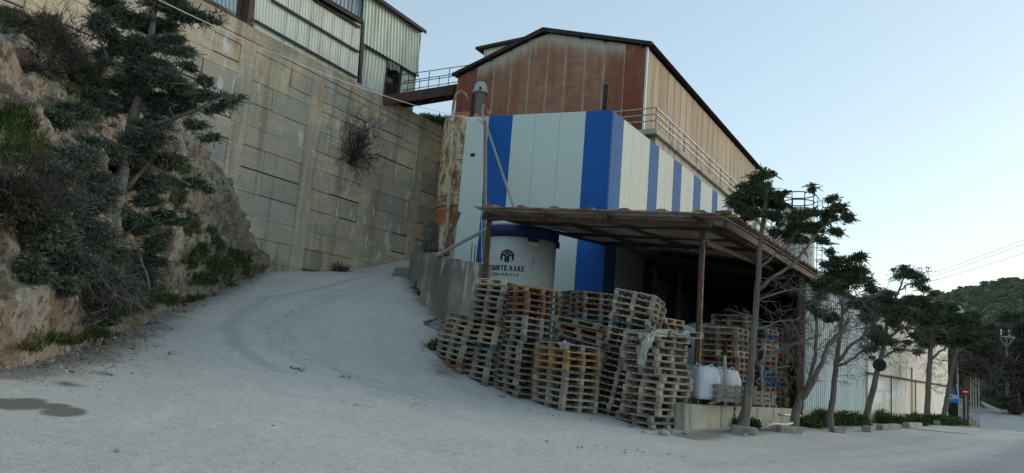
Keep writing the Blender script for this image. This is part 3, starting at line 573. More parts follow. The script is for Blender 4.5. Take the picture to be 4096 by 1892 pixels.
for f in (.38,.69,1.0):
    MB().beam(ps(aW+.05,.03,zW+hR*f),ps(aE,.03,zW+hR*f),.055,.05).build('railing_bar',G['galv'],wk)
    MB().beam(ps(aW+.05,.07,zW+hR*f),ps(aW+.05,2.4 ,zW+hR*f),.05,.045).build('railing_bar',G['galv'],wk)
# ---------------- rusty silo, hoop pipe, dust filter ----------------
cS=at(466,180,32.0); rS=1.2; zSt=at(468,113,31).z; zc=hit(450,205,cS+Vector((0,-1,0)),Vector((1,0,0))).z
si=empty('rusty_silo',(cS.x,cS.y,2.5),'rusty cream cement silo standing left of the striped building','silo')
mb=MB(); prof=[(rS,2.5)]
zz=2.5
while zz<zSt-.4: zz+=.12; prof.append((rS+(0.015 if (int(zz*10)%16==0) else 0),min(zz,zSt-.3)))
prof+=[(rS*.96,zSt-.08),(rS*.75,zSt+.1),(rS*.3,zSt+.18),(.02,zSt+.2)]
mb.lathe((cS.x,cS.y,0),prof,48); o=mb.build('silo_shell',G['silor'],si,smooth=True); attrset(o,'band',lambda c:math.exp(-((c.z-zc+.5)/.55)**2)*(.9 if c.z<zc else .1)+ .9*math.exp(-((c.z-zSt)/.25)**2))
mb=MB(); mb.lathe((cS.x,cS.y,0),[(rS+.01,zc-.1),(rS+.1,zc-.05),(rS+.1,zc+.04),(rS+.01,zc+.06)],48,False); mb.build('ring_flange',G['rustpipe'],si,smooth=True)
for dz in (2.15,3.7): MB().lathe((cS.x,cS.y,0),[(rS+.003,zSt-dz-.02),(rS+.03,zSt-dz),(rS+.003,zSt-dz+.02)],48,False).build('weld_ring',G['rustpipe'],si)
h=lambda px,py:hit(px,py,cS+Vector((0,-rS-.18,0)),Vector((1,0,0)))
pts=[h(445.5,262),h(448,210),h(451.5,150),h(453,110)]
MB().tube(pts,.07,8).build('fill_pipe',G['pwhite'],si,smooth=True)
pts=[h(453,110),h(454,101),h(456.5,94),h(461,91),h(465.5,94),h(468,100)]
MB().tube(pts,.06,8).build('pipe_bend',G['rustpipe'],si,smooth=True)
cf=at(479,109,31.6); zf0=cf.z-.2; zf1=hit(479,92,cf,Vector((1,0,0))).z; ztop=hit(479,82,cf,Vector((1,0,0))).z
df=empty('dust_filter',(cf.x,cf.y,zf0),'grey cylindrical dust filter with domed cap on top of the rusty silo','filter')
MB().lathe((cf.x,cf.y,0),[(.24,zf0-.3),(.24,zf1),(.3,zf1+.02)],24).build('filter_body',G['galv'],df,smooth=True)
MB().lathe((cf.x,cf.y,0),[(.36,zf1-.08),(.36,zf1+.02),(.31,zf1+.05),(.29,zf1+.25),(.2,ztop-.04),(.03,ztop)],24).build('filter_cap',G['pipe'],df,smooth=True)
MB().box((cf.x,cf.y-.37,zf1+.05),(.05,0,0),(0,.03,0),(0,0,.06)).build('clamp',G['dsteel'],df)
# pipes lying at the silo top right
pts=[at(482,112,31),at(484,110.5,31),at(488,111,31),at(490,115,30.8)]
MB().tube(pts,.07,8).build('outlet_pipe',G['rustpipe'],df)
# ---------------- buildings on top of the big wall ----------------
def hw(px,py,off=.25): return hit(px,py,WA,WWD,off)
back=WWN
def quadpx(p,off): return [hw(x,y,off) for x,y in p]
bd=empty('plant_building',hw(305,60),'long pale corrugated building with dark horizontal rails on top of the big wall','building')
A_,B_,C_,D_=quadpx([(254.5,29),(357,85.5),(361,24.5),(257,-31)],.3); A_.z-=.3;B_.z-=.3
MB().corr(A_,B_,C_,D_,.17,.018,.04).build('front_cladding',G['corr'],bd)
MB().hexa([A_+back*.05,B_+back*.05,B_+back*6,A_+back*6,D_+back*.05,C_+back*.05,C_+back*6-Vector((0,0,1)),D_+back*6-Vector((0,0,1))]).build('rear_volume',G['corr'],bd)
for (p,q) in (((255,20.5),(357.5,78)),((272,0),(358.5,52)),((315,0),(360,27.5)),((230,-45),(362,22.5))):
    a=hw(*p,.2);b=hw(*q,.2); MB().beam(a,b,.07,.10).build('cladding_rail',G['dsteel'],bd)
mbx=MB()
for x in (283,295.5,308,319.5,331,341.5,351):
    z1=hw(x,45,.24); dd=(z1-A_).dot(WWD); p=A_+WWD*dd; mbx.box(Vector((z1.x,z1.y,(A_.z+D_.z)/2)),WWD*.004,WWN*.006,(0,0,(D_.z-A_.z)/2))
mbx.build('sheet_lap',G['dsteel'],bd)
a=hw(328,-1,.0);b=hw(363.5,20,.0); a=a+(a-b)*2.5
ro=MB().corr(b,a,a+back*7-Vector((0,0,.9)),b+back*7-Vector((0,0,.9)),.2,.05,.03).build('roof',G['corrd'],bd)
MB().beam(a-Vector((0,0,.12)),b-Vector((0,0,.12)),.08,.15).build('eave_beam',G['dsteel'],bd)
MB().beam(hw(358.6,86,.35),hw(361.5,22,.35),.2,.2).build('end_column',G['dsteel'],bd)
# right tower
tw=empty('corrugated_tower',hw(400,80),'tall pale corrugated tower with open doorway on the right end of the big wall','building')
T=lambda pts,off:quadpx(pts,off)
# upper skirt
A_,B_,C_,D_=T([(361.5,43),(418,76),(419,28),(364.5,-6)],.35); C_.z=D_.z=max(C_.z,D_.z)
MB().corr(A_,B_,C_,D_,.27,.06,.04).build('upper_cladding',G['corr'],tw)
# lower cladding around the doorway: left field, right field, field above door, sill
zsp=(A_.z+B_.z)/2+.15
def field(x0,x1,ytop,ybot,mat='corr'):
    a=hw(x0,ybot,.5);b=hw(x1,ybot+(x1-x0)*.55,.5); 
    return a,b
def fz(x0,x1,z0,z1,name='lower_cladding'):
    a=hw(x0,90,.5);b=hw(x1,90,.5); MB().corr((a.x,a.y,z0),(b.x,b.y,z0),(b.x,b.y,z1),(a.x,a.y,z1),.27,.06,.04).build(name,G['corr'],tw)
zdt=hw(391,63,.5).z; zdb=hw(385,92,.5).z
fz(360,384,ZT-.6,zsp); fz(399,414.5,ZT-.6,zsp); fz(384,399,zdt+.15,zsp,'door_header')
for x in (384,399): 
    a=hw(x,90,.45); MB().beam((a.x,a.y,ZT-.3),(a.x,a.y,zdt+.2),.1,.1).build('door_jamb',G['steel'],tw)
a=hw(384,90,.45);b=hw(399,90,.45); MB().beam((a.x,a.y,zdt+.15),(b.x,b.y,zdt+.15),.1,.12).build('door_lintel',G['steel'],tw)
a=hw(361,43,.28);b=hw(419,77,.28); MB().corr(a,b,b+Vector((0,0,.16))+back*.2,a+Vector((0,0,.16))+back*.2,.27,.06,.02).build('drip_flashing',G['corrd'],tw)
# tower rest
e=hw(416,90,.5); 
MB().corr(Vector((e.x,e.y,zsp))+back*.05,Vector((e.x,e.y,zsp))+back*5,Vector((e.x,e.y,C_.z))+back*5,Vector((e.x,e.y,C_.z))+back*.05,.27,.06,.04).build('end_cladding',G['corr'],tw)
e2=hw(336,0,1.6); 
A2,B2=hw(300,0,.62),hw(366,0,.62); zt2=C_.z
MB().corr((A2.x,A2.y,ZT),(B2.x,B2.y,ZT),(B2.x,B2.y,zt2),(A2.x,A2.y,zt2),.27,.06,.04).build('recessed_cladding',G['corrb'],tw)
a=hw(426.5,31,.0); z_=a.z; b=hw(364,-8,.0); b.z=z_; b=b+(b-a)*.9
MB().corr(b,a,a+back*5.5,b+back*5.5,.27,.06,.03).build('roof',G['corrd'],tw)
MB().beam(a-Vector((0,0,.1)),b-Vector((0,0,.1)),.06,.14).build('eave_beam',G['dsteel'],tw)
# machinery in the doorway
dm=empty('crusher_wheel',hw(392,90,2),'dark round flywheels of the crusher standing inside the tower doorway','machine')
for x,y,r in ((387.5,75,.42),(395.5,79,.5)):
    c=hw(x,y,1.6); mb=MB(); n=28
    mb.prism([c+(WWD*math.cos(2*math.pi*k/n)+Vector((0,0,1))*math.sin(2*math.pi*k/n))*r for k in range(n)],back*.25); mb.build('flywheel',G['black'],dm)
c=hw(391,86,1.8); MB().box(c-Vector((0,0,.5)),WWD*1.2,back*.3,(0,0,.55)).build('machine_body',G['dsteel'],dm)
MB().box(hw(387,80,1.3),WWD*.35,back*.1,(0,0,.14)).build('guard',G['galv'],dm)
# left part: blue-grey sheet and steel columns
lb=empty('conveyor_gallery',hw(215,10),'bluish corrugated gallery on rusty steel columns over the left end of the big wall','building')
A_,B_,C_,D_=T([(185,-6),(235.5,13.5),(236.5,-30),(186,-60)],.3)
A_.z=B_.z
MB().corr(A_,B_,C_,D_,.2,.04,.04).build('gallery_cladding',G['corrb'],lb)
a=hw(200,-2,.15);b=hw(252,31,.15); MB().beam(a+(a-b)*.6,b,.12,.3).build('floor_beam',G['steel'],lb)
for x,wd in ((238,.12),(245.5,.38),(241,.08)):
    p=hw(x,15,.4); MB().beam((p.x,p.y,ZT-.3),(p.x,p.y,ZT+7),wd,wd).build('column',G['steel'],lb)
for (p,q) in (((247,8),(256,4)),((247,2),(257,-6)),((249,17),(258,24)),((243,22),(256,28))):
    MB().beam(hw(*p,.4),hw(*q,.4),.08,.08).build('brace',G['steel'],lb)
# ---------------- conveyor bridge ----------------
cb_=empty('footbridge',hw(383,95),'rusty steel footbridge with thin railing linking the wall top to the rusty shed','bridge')
La=hw(383,96,.0); Lb_=pk(1.2,bL+.05,0); Lb_=Vector((Lb_.x,Lb_.y,hit(458,84,pk(1.2,bL,0),N31).z)); bw=1.5
dirb=(Lb_-La); sidev=Vector((dirb.y,-dirb.x,0)).normalized()*-1
if sidev.y<0: sidev=-sidev
hB=.5
for off in (0,bw):
    MB().beam(La+sidev*off-Vector((0,0,hB/2)),Lb_+sidev*off-Vector((0,0,hB/2)),.1,hB).build('girder',G['steel'],cb_)
mb=MB(); 
for k in range(7):
    p=La.lerp(Lb_,(k+.1)/6.6); mb.beam(p-Vector((0,0,hB-.06)),p+sidev*bw-Vector((0,0,hB-.06)),.1,.1)
mb.build('cross_beam',G['steel'],cb_)
MB().box((La+Lb_)/2+sidev*bw/2-Vector((0,0,.12)),dirb/2,sidev*bw/2*.95,(0,0,.02)).build('deck_grating',G['dsteel'],cb_)
for off in (0,bw):
    for f in (.5,1.0): MB().tube([La+sidev*off+Vector((0,0,f)),Lb_+sidev*off+Vector((0,0,f))],.022,6).build('railing_bar',G['dsteel'],cb_)
    for k in range(5):
        p=La.lerp(Lb_,.03+k/4.3)+sidev*off; MB().tube([p,p+Vector((0,0,1.0))],.022,6).build('railing_post',G['dsteel'],cb_)
# ---------------- curved retaining wall by the road ----------------
tops=[(410.5,253,30.5),(414,252.5,28.5),(420,253,26.5),(430,254.5,24.6),(441,256,23.1),(455,259.5,21.7),(470,262.5,20.4),(480.5,263.7,19.7)]
cw=empty('curved_concrete_wall',at(*tops[3]),'low curved concrete wall with white drip streaks beside the uphill road','wall')
tp=[at(*c) for c in tops]; tp_i=[]
t=np.linspace(0,len(tp)-1,40); TP=[Vector([float(np.interp(k,range(len(tp)),[p[i] for p in tp])) for i in range(3)]) for k in t]
mb=MB(); b=0; nv_=14
for side in (0,1):
    for i,p in enumerate(TP):
        tg=(TP[min(i+1,39)]-TP[max(i-1,0)]); nn=Vector((-tg.y,tg.x,0)).normalized()
        if nn.x<0: nn=-nn
        for j in range(nv_+1):
            z=p.z-(p.z-(-.2))*j/nv_; q=p+nn*(.3*side)+nn*(-.004*j if not side else 0); jj=mn.noise(Vector((q.x*1.5,q.y*1.5,z*1.5)))*.03
            mb.v.append((q.x+nn.x*jj,q.y+nn.y*jj,z+(mn.noise(q*3)*.05 if j==0 else 0)))
W_=nv_+1
for i in range(39):
    for j in range(nv_):
        a=i*W_+j; mb.f.append((a,a+W_,a+W_+1,a+1)); a+=40*W_; mb.f.append((a,a+1,a+W_+1,a+W_))
    a=i*W_; c=a+40*W_; mb.f.append((a,c,c+W_,a+W_))
for i in (0,39): a=i*W_; c=a+40*W_; mb.f.append(tuple([a+j for j in range(W_)]+[c+j for j in range(W_)][::-1]))
mb.mi=[0]*len(mb.f)
mb.build('wall_body',G['conc2'],cw,smooth=True)
p=base(403.5,31,276); mb=MB(); mb.hexa([p+Vector(v) for v in ((-.5,-.5,-.3),(.75,-.8,-.3),(.9,.5,-.3),(-.3,.7,-.3),(-.35,-.4,.28),(.7,-.7,.34),(.8,.4,.36),(-.15,.5,.3))]); o=mb.build('kerb_block',G['conc2'],bevel=.05); setp(o,'rounded dirty concrete block at the far foot of the curved wall','block')
# rebars out of the curved wall
for x,y0,y1,Yd in ((470.5,262,243.5,20.6),(474,262,245,20.2),(476,262,240,20.1),(478,263,237,20.0),(422,252.5,241,26.2),(424,253,240,25.8),(426,253,240.5,25.4),(430,254,243,24.6)):
    a=at(x,y0+2,Yd+.15); b=at(x+(1.2 if x<440 else .6),y1,Yd+.15); b.x=a.x+rg.uniform(-.03,.03); MB().tube([a,b],.013,5).build('rebar',G['dsteel'],cw)
# long pipe propped on the wall
o=MB().tube([at(437,256,23.4),at(462,242,21.8),at(489,228,19.9)],.055,8).build('prop_pipe',G['pipe']); setp(o,'grey pipe propped from the curved wall up to the canopy post','pipe')
o=MB().tube([at(446,256,23.1),at(449,238,23.6),at(459,213,24.5)],.07,6).build('rusty_bar',G['steel']); setp(o,'rusty bent bar leaning against the foot of the rusty silo','bar')
# stacked blocks at the silo
mb=MB()
for k in range(6): 
    c=at(431,226+k*4.5,27.2); mb.box(c,(.26+rg.uniform(-.03,.03),0,0),(0,.3,0),(0,0,.085))
o=mb.build('block_pile',G['darkslab'],bevel=.01); setp(o,'small pile of dark concrete slabs left of the rusty silo','slab pile')
# pole with bracket in front of the striped wall
o=empty('utility_pole',base(485,21.5),'thin weathered pole with cable bracket in front of the striped wall','pole')
a=at(484.6,262,21.5);b=at(485.3,121,21.5); MB().tube([a,b],[.06,.05],8).build('pole_shaft',G['plank'],o)
MB().tube([b+Vector((0,0,-.1)),b+Vector((-.22,0,.03))],.02,6).build('bracket',G['galv'],o)
MB().tube([b+Vector((-.1,-.04,-.2)),a+Vector((-.09,-.04,.1))],.012,5).build('conduit',G['wire'],o)
# overhead cable
a=at(130,-14,9.0); b=b+Vector((-.22,0,.03)); pts=[a.lerp(b,k/24)-Vector((0,0,.55*4*(k/24)*(1-k/24)*.5)) for k in range(25)]
o=MB().tube(pts,.007,5).build('overhead_cable',G['cable']); setp(o,'single pale overhead cable sagging across the big wall to the pole','cable')
# ---------------- low wall and metal store along the main road ----------------
def wt(px,py=415): return (hit(px,py,W0,WD)-W0).dot(WD)
def pw_(t,z,out=0): p=W0+WD*t+WN*out; return Vector((p.x,p.y,z))
tA,tB=wt(684,420),wt(949,420)
zt_near=hit(692,404,W0,WD).z; zt_far=hit(945,416,W0,WD).z
ztw=lambda t: zt_near+(zt_far-zt_near)*(t-tA)/(tB-tA)
lw=empty('low_concrete_wall',pw_(tA,0),'long low stained concrete wall under the metal store behind the row of trees','wall')
ts=[tA,wt(721),wt(760),wt(800),wt(835),wt(870),wt(905),tB]
for i,(a,b) in enumerate(zip(ts[:-1],ts[1:])):
    o_=-.25 if i<1 else (-.28 if i%2 else -.262); a2=a+.006;
    MB().hexa([pw_(a2,-.9,0-.0),pw_(b,-.9,0),pw_(b,-.9,.25),pw_(a2,-.9,.25),pw_(a2,ztw(a),0-.02*(i%2)),pw_(b,ztw(b),-.02*(i%2)),pw_(b,ztw(b),.25),pw_(a2,ztw(a),.25)]).build('wall_section',G['conc3'],lw,bevel=.015)
st=empty('metal_store',pw_(wt(808),0),'long metal store of pale blue and cream sheets standing on the low wall','building')
t1,t2,t3=wt(805.5),wt(866),wt(948.5)
zc1=hit(811,284,W0,WD).z; zc2=hit(865,318,W0,WD).z; zc3=hit(948,337,W0,WD).z; zc2=(zc1+zc3)/2+.0
oo=.06
MB().corr(pw_(t1,ztw(t1)-.0,oo),pw_(t2-.01,ztw(t2),oo),pw_(t2-.01,zc1,oo),pw_(t1,zc1,oo),.2,.03,.05).build('blue_cladding',G['cladb'],st)
MB().beam(pw_(t1-.03,ztw(t1),oo-.03),pw_(t1-.03,zc1,oo-.03),.07,.07).build('corner_trim',G['white'],st)
zr1=hit(868,373,W0,WD).z; zr2=hit(946,386,W0,WD).z; zrl=lambda t: zr1+(zr2-zr1)*(t-t2)/(t3-t2)
cs_=[t2,wt(890),wt(911),wt(930),t3]
for a,b in zip(cs_[:-1],cs_[1:]):
    MB().prism([pw_(a+.012,ztw(a)-.12,.02),pw_(b-.012,ztw(b)-.12,.02),pw_(b-.012,zrl(b)-.02,.02),pw_(a+.012,zrl(a)-.02,.02)],WN*.05).build('lower_cream_panel',G['cladc'],st)
cs_=[t2,wt(897),wt(925),t3]
for a,b in zip(cs_[:-1],cs_[1:]):
    MB().prism([pw_(a+.006,zrl(a)+.02,.0),pw_(b-.006,zrl(b)+.02,.0),pw_(b-.006,zc2,.0),pw_(a+.006,zc2,.0)],WN*.05).build('upper_cream_panel',G['cladc'],st)
MB().beam(pw_(t2,zrl(t2),-.02),pw_(t3,zrl(t3),-.02),.06,.07).build('brown_rail',G['steel'],st)
for x,y0,y1 in ((890.5,375,418),(911.3,368,418),(915,380,415)):
    t=wt(x); MB().beam(pw_(t,hit(x,y1,W0,WD).z,-.03),pw_(t,hit(x,y0,W0,WD).z,-.03),.035,.03).build('dark_batten',G['dsteel'],st)
t=wt(866.8); MB().box(pw_(t,2.2,.0),WD*.02,WN*.03,(0,0,1.9)).build('joint_strip',G['galv'],st)
# paint smears on the cream panel
def blob(px0,px1,py0,py1,seed,n=26):
    r_=random.Random(seed); cx,cy=(px0+px1)/2,(py0+py1)/2; P=[]
    for k in range(n):
        th=2*math.pi*k/n; q=1+r_.uniform(-.22,.12); x=cx+(px1-px0)/2*math.copysign(abs(math.cos(th))**.6,math.cos(th))*q; y=cy+(py1-py0)/2*math.copysign(abs(math.sin(th))**.6,math.sin(th))*q
        P.append(hit(x,y,W0,WD,0.015))
    return MB().prism(P,-WN*.004)
for k,(a,b,c,d) in enumerate(((874.5,884.5,381,390),(872.5,883.5,392,402.5),(885,891,392,400),(891.5,896.5,391,399.5),(897,901,385,399),(901.5,904,388,397.5))):
    blob(a,b,c,d,k).build('paint_smear',G['smear'],st)
# roof of the store, reaching back to the striped building
def rk(t,z,out): return pw_(t,z,out)
e1=rk(t1-.6,zc1+.05,-.25); e2=rk(t3+.3,zc3+.02,-.25); f2=rk(t3+.3,zc3+.5,16); f1=rk(t1-.6,zc1+.9,5.2)
MB().corr(e1,e2,f2,f1,.33,.05,.04).build('roof',G['corrd'],st)
MB().hexa([pw_(t3-.06,-.6,.06),pw_(t3,-.6,.06),pw_(t3,-.6,12),pw_(t3-.06,-.6,12),pw_(t3-.06,zc3,.06),pw_(t3,zc3,.06),pw_(t3,zc3+.35,12),pw_(t3-.06,zc3+.35,12)]).build('end_wall',G['cladc'],st)
MB().tube([hit(820,273,W0,WD,-.35),hit(846,287.5,W0,WD,-.35)],.085,10).build('gutter_pipe',G['tank'],st,smooth=True)
# dark wall added behind the opening so the open store reads dark
q0=pw_(t1+.02,-.5,.3); MB().prism([q0,q0+S31*14,q0+S31*14+Vector((0,0,zc1+.5)),q0+Vector((0,0,zc1+.5))],(.06,-.03,0)).build('darkening_wall',G['dsteel'],st)
# ---------------- canopy ----------------
ca=empty('canopy',at(703,300,17),'rusty open sheet metal canopy on steel posts sheltering the stacked pallets','canopy')
cA=at(476.5,208.5,19.3); cB=at(722,215.5,16.5); cM=hit(775,246,at(722,214,16.5),at(831,283,26.5)-at(722,214,16.5)); cM=at(776,248,(cM.y)); cC=at(831,284.5,26.5); cD=hit(601,241,CS0,N31,-.03); cE=ps(17,-.02,cD.z+.1)
mb=MB(); mb.corr(cA,cB,cM,cD,.22,-.03,-.02); mb.corr(cD,cM,cC,cE,.22,-.03,-.02); mb.build('roof_underside',G['canopy_under'],ca)
mb=MB(); up=Vector((0,0,.05)); fx_=(cA-cD).normalized()*.12
mb.cur=0
for (a,b,c,d) in ((cA+fx_,cB+fx_,cM,cD),(cD,cM,cC,cE)):
    L_=(b-a).length; n=int(L_/.82)
    prof=[(0,0),(.34,0),(.42,.055),(.58,.055),(.66,0)]; us=[];hs=[]
    for i in range(n):
        for u,h_ in prof: us.append((i+u)/n); hs.append(h_+rg.uniform(-.008,.008))
    us.append(1);hs.append(0); bb=len(mb.v)
    for u,h_ in zip(us,hs):
        p=a.lerp(b,u);q=d.lerp(c,u); mb.v+=[tuple(p+up+Vector((0,0,h_))),tuple(q+up+Vector((0,0,h_))),tuple(p+Vector((0,0,.004+h_*.0)))]
    for i in range(len(us)-1):
        k=bb+3*i; mb.f+=[(k,k+3,k+4,k+1),(k+2,k+5,k+3,k)]; mb.mi+=[0,0]
mb.build('roof_sheet',G['canopy_top'],ca)
# toothed right edge flashing
mb=MB(); L_=(cC-cB).length; n=int(L_/.42)
for i in range(n):
    a=cB.lerp(cC,i/n); b=cB.lerp(cC,(i+.55)/n); mb.box((a+b)/2+Vector((0,0,.085)),(b-a)/2,Vector((.12,-.1,0)),(0,0,.035))
mb.build('edge_ribs',G['canopy_top'],ca)
def bm(a,b,w_,h_,n,mat='steel'): MB().beam(a,b,w_,h_).build(n,G[mat],ca)
dn=Vector((0,0,-.16))
pL=at(487.5,214.5,19.6); pR=at(703,221,17.1)
bm(cA.lerp(cB,.03)+dn+Vector((0,.35,0)),cA.lerp(cB,.985)+dn+Vector((0,.35,0)),.1,.13,'front_beam')
for f in (.04,.3,.56,.9):
    a=cA.lerp(cB,f); b=cD.lerp(cM,f); bm(a+dn*.8,b+dn*.8,.08,.10,'rafter')
for f in (.3,.65,1.0):
    a=cA.lerp(cD,f); b=cB.lerp(cM,f); bm(a+dn*.5,b+dn*.5,.07,.1,'purlin')
for f in (.35,.75):
    a=cD.lerp(cE,f); b=cM.lerp(cC,f); bm(a+dn*.5,b+dn*.5,.07,.12,'purlin')
bm(at(694,215.5,16.9),at(800,270,22.5),.1,.14,'edge_beam'); bm(at(706,243,17.1),at(772,269,22.5),.08,.12,'knee_brace')
bm(cB.lerp(cC,.02)+dn,cB.lerp(cC,.99)+dn,.1,.16,'edge_beam')
def post(x,y0,Yd,wd,zb,mat='steel'):
    a=at(x,y0,Yd); MB().beam((a.x,a.y,zb),a,wd,wd,(0,1,0)).build('post',G[mat],ca)
    MB().box((a.x,a.y,a.z-.02),(wd*.9,0,0),(0,wd*.9,0),(0,0,.02)).build('post_plate',G['steel'],ca)
post(490,217,19.6,.13,1.0); post(703,221,17.5,.11,-.1)
a=at(703,221,17.5); MB().beam((a.x+.045,a.y-.065,0),(a.x+.045,a.y-.065,a.z-.5),.03,.02,(0,1,0)).build('worn_pipe',G['rustpipe'],ca)
MB().box((a.x+.09,a.y-.04,a.z-.55),(.07,0,0),(0,.05,0),(0,0,.08)).build('bracket',G['galv'],ca)
MB().beam(a+Vector((-.05,0,-.3)),a+Vector((.1,0,.12)),.07,.1).build('post_head',G['steel'],ca)
p=pw_(wt(799),0,.02); MB().beam((p.x,p.y,-.2),(p.x,p.y,zc1+.1),.17,.17,(0,1,0)).build('post',G['steel'],ca)
for t,o_ in ((9,9),): p=pw_(t,0,o_*.55); MB().beam((p.x,p.y,-.2),(p.x,p.y,5.0),.14,.14,(0,1,0)).build('post',G['steel'],ca)
# gutter debris: little bits of cloth on the roof edge
# ---------------- silo with lettering ----------------
cY=22.3; c0=at(518.6,260,cY); rr=37.0/739.6*cY
ls=empty('mortar_silo',(c0.x,c0.y,0),'white round silo with dark blue rim and company lettering under the canopy edge','silo')
zrim0=hit(521,235.5,c0+Vector((0,-rr,0)),Vector((1,0,0))).z; zrim1=hit(521,225,c0+Vector((0,-rr,0)),Vector((1,0,0))).z
MB().lathe((c0.x,c0.y,0),[(rr,-.2),(rr,1.2),(rr,2.4),(rr,zrim0+.02)],72).build('silo_body',G['silow'],ls,smooth=True)
MB().lathe((c0.x,c0.y,0),[(rr+.01,zrim0-.04),(rr+.06,zrim0),(rr+.06,zrim1-.03),(rr+.03,zrim1)],72).build('blue_rim',G['navy'],ls,smooth=True)
MB().lathe((c0.x,c0.y,0),[(rr+.02,zrim1),(rr*.9,zrim1+.13),(rr*.5,zrim1+.22),(.05,zrim1+.25)],72).build('domed_lid',G['tank'],ls,smooth=True)
face=math.atan2(EYE.y-c0.y,EYE.x-c0.x)    # direction towards the road
def cyl(adeg,z,out=0.0):   # adeg: + = to the right as seen from the road
    th=face+R(adeg); return Vector((c0.x+(rr+out)*math.cos(th),c0.y+(rr+out)*math.sin(th),z))
def patch(mb,poly,out0=.003,out1=.009):
    """poly in (deg,z)"""
    n=len(poly); mb.add([cyl(a,z,out0) for a,z in poly]+[cyl(a,z,out1) for a,z in poly],[tuple(range(n,2*n))]+[(i,(i+1)%n,(i+1)%n+n,i+n) for i in range(n)])
def bar(mb,p,q,w_,sx,f):
    dx,dy=(q[0]-p[0])*sx,(q[1]-p[1]); L=math.hypot(dx,dy); ux,uy=dx/L,dy/L; nx,ny=-uy*w_/2,ux*w_/2; ex,ey=ux*w_*.0,uy*w_*.0
    poly=[(p[0]+(nx)/sx,p[1]+ny),(q[0]+nx/sx,q[1]+ny),(q[0]-nx/sx,q[1]-ny),(p[0]-nx/sx,p[1]-ny)]
    K=3; 
    for k in range(K):
        a=[tuple(poly[0][i]+(poly[1][i]-poly[0][i])*k/K for i in(0,1)),tuple(poly[0][i]+(poly[1][i]-poly[0][i])*(k+1)/K for i in(0,1)),tuple(poly[3][i]+(poly[2][i]-poly[3][i])*(k+1)/K for i in(0,1)),tuple(poly[3][i]+(poly[2][i]-poly[3][i])*k/K for i in(0,1))]
        f(mb,a)
LET={'Π':[(0,0,0,1,1),(.7,0,.7,1,1),(0,.93,.7,.93,.6)],'Α':[(.02,0,.36,1,.6),(.36,1,.7,0,1),(.15,.33,.56,.33,.5)],'Ν':[(.04,0,.04,1,.7),(.04,1,.66,0,1),(.66,0,.66,1,.7)],
 'Τ':[(.35,0,.35,1,1),(0,.94,.7,.94,.6)],'Ε':[(.08,0,.08,1,1),(.08,.94,.62,.94,.6),(.08,.5,.5,.5,.6),(.08,.06,.62,.06,.6)],'Λ':[(.02,0,.36,1,.6),(.36,1,.7,0,1)],'Ι':[(.35,0,.35,1,1)],
 'Σ':[(.05,.94,.62,.94,.6),(.05,.94,.38,.5,1),(.38,.5,.05,.06,.7),(.05,.06,.65,.06,.6)],'Κ':[(.06,0,.06,1,1),(.06,.45,.62,1,1),(.25,.6,.65,0,1)],
 'Μ':[(.02,0,.08,1,1),(.08,1,.38,.2,1),(.38,.2,.68,1,1),(.68,1,.74,0,1)],'Ο':[(.36+.34*math.cos(k*math.pi/5),.5+.5*math.sin(k*math.pi/5),.36+.34*math.cos((k+1)*math.pi/5),.5+.5*math.sin((k+1)*math.pi/5),1) for k in range(10)],
 'O':None,'N':None}
LET['O']=LET['Ο'];LET['N']=LET['Ν']
SER={'Π':[(0,0),(.7,0),(0,1),(.7,1)],'Α':[(.02,0),(.7,0)],'Ν':[(.04,0),(.04,1),(.66,1)],'Τ':[(.35,0)],'Ε':[(.08,0),(.08,1)],'Λ':[(.02,0),(.7,0)],'Ι':[(.35,0),(.35,1)],'Σ':[]}
def write(name,txt,a0,a1,z0,h,thick,serif,widths):
    tot=sum(widths.get(c,.95) for c in txt); x=0; k=(a1-a0)/tot; sx=R(1)*rr
    for c in txt:
        mb=MB(); wd=widths.get(c,.95)
        for (x0,y0,x1,y1,tw_) in LET[c]:
            bar(mb,(a0+(x+x0)*k,z0+y0*h),(a0+(x+x1)*k,z0+y1*h),thick*tw_,sx,patch)
        if serif:
            for (sx_,sy_) in SER[c]:
                zc_=z0+sy_*h; bar(mb,(a0+(x+sx_-.17)*k,zc_),(a0+(x+sx_+.17)*k,zc_),thick*.45,sx,patch)
        x+=wd; mb.build(name,G['ink'],ls)
fz_=lambda py,px=508: hit(px,py,cyl(-22,0),Vector((1,0,0))).z
h_=fz_(266.0)-fz_(271.0); write('name_letter','ΠΑΝΤΕΛΙΑΣ',-47,11.5,fz_(270.6),h_,.036,True,{'Ι':.75,'Ν':1.0,'Τ':.95})
h_=fz_(272.9)-fz_(275.9); write('small_letter','ΚΟΝΙΑΜΑΤΑ',-42,2.5,fz_(275.9),h_*.92,.014,False,{'Ι':.7,'Μ':1.15})
lc,lz,lw2,lh=-17.8,(fz_(249.2)+fz_(262.7))/2,10.3,(fz_(249.2)-fz_(262.7))/2
mb=MB(); P_=lambda x,y:(lc+x*lw2,lz+y*lh)
for s_ in (-1,1):
    f=lambda pts:[P_(s_*x,y) for x,y in pts]
    # upper half of the cube top with two bars (A shape)
    patch(mb,f([(.03,1.0),(.03,.72),(.34,.62),(.34,.86)])); patch(mb,f([(.34,.86),(.34,.62),(.62,.45),(1.0,.5)]))
    patch(mb,f([(.03,.56),(.03,.15),(.2,.2),(.2,.5)])); patch(mb,f([(.2,.3),(.2,.15),(.62,.45),(.5,.54)])); patch(mb,f([(.03,.72),(.03,.56),(.2,.5),(.2,.66)]))
    patch(mb,f([(.03,.03),(1.0,.45),(1.0,.2),(.03,-.24)])); patch(mb,f([(.03,-.24),(.36,-.1),(.36,-.86),(.03,-1.0)])); patch(mb,f([(.7,.07),(1.0,.2),(1.0,-.62),(.7,-.74)]))
mb.build('emblem',G['ink'],ls)
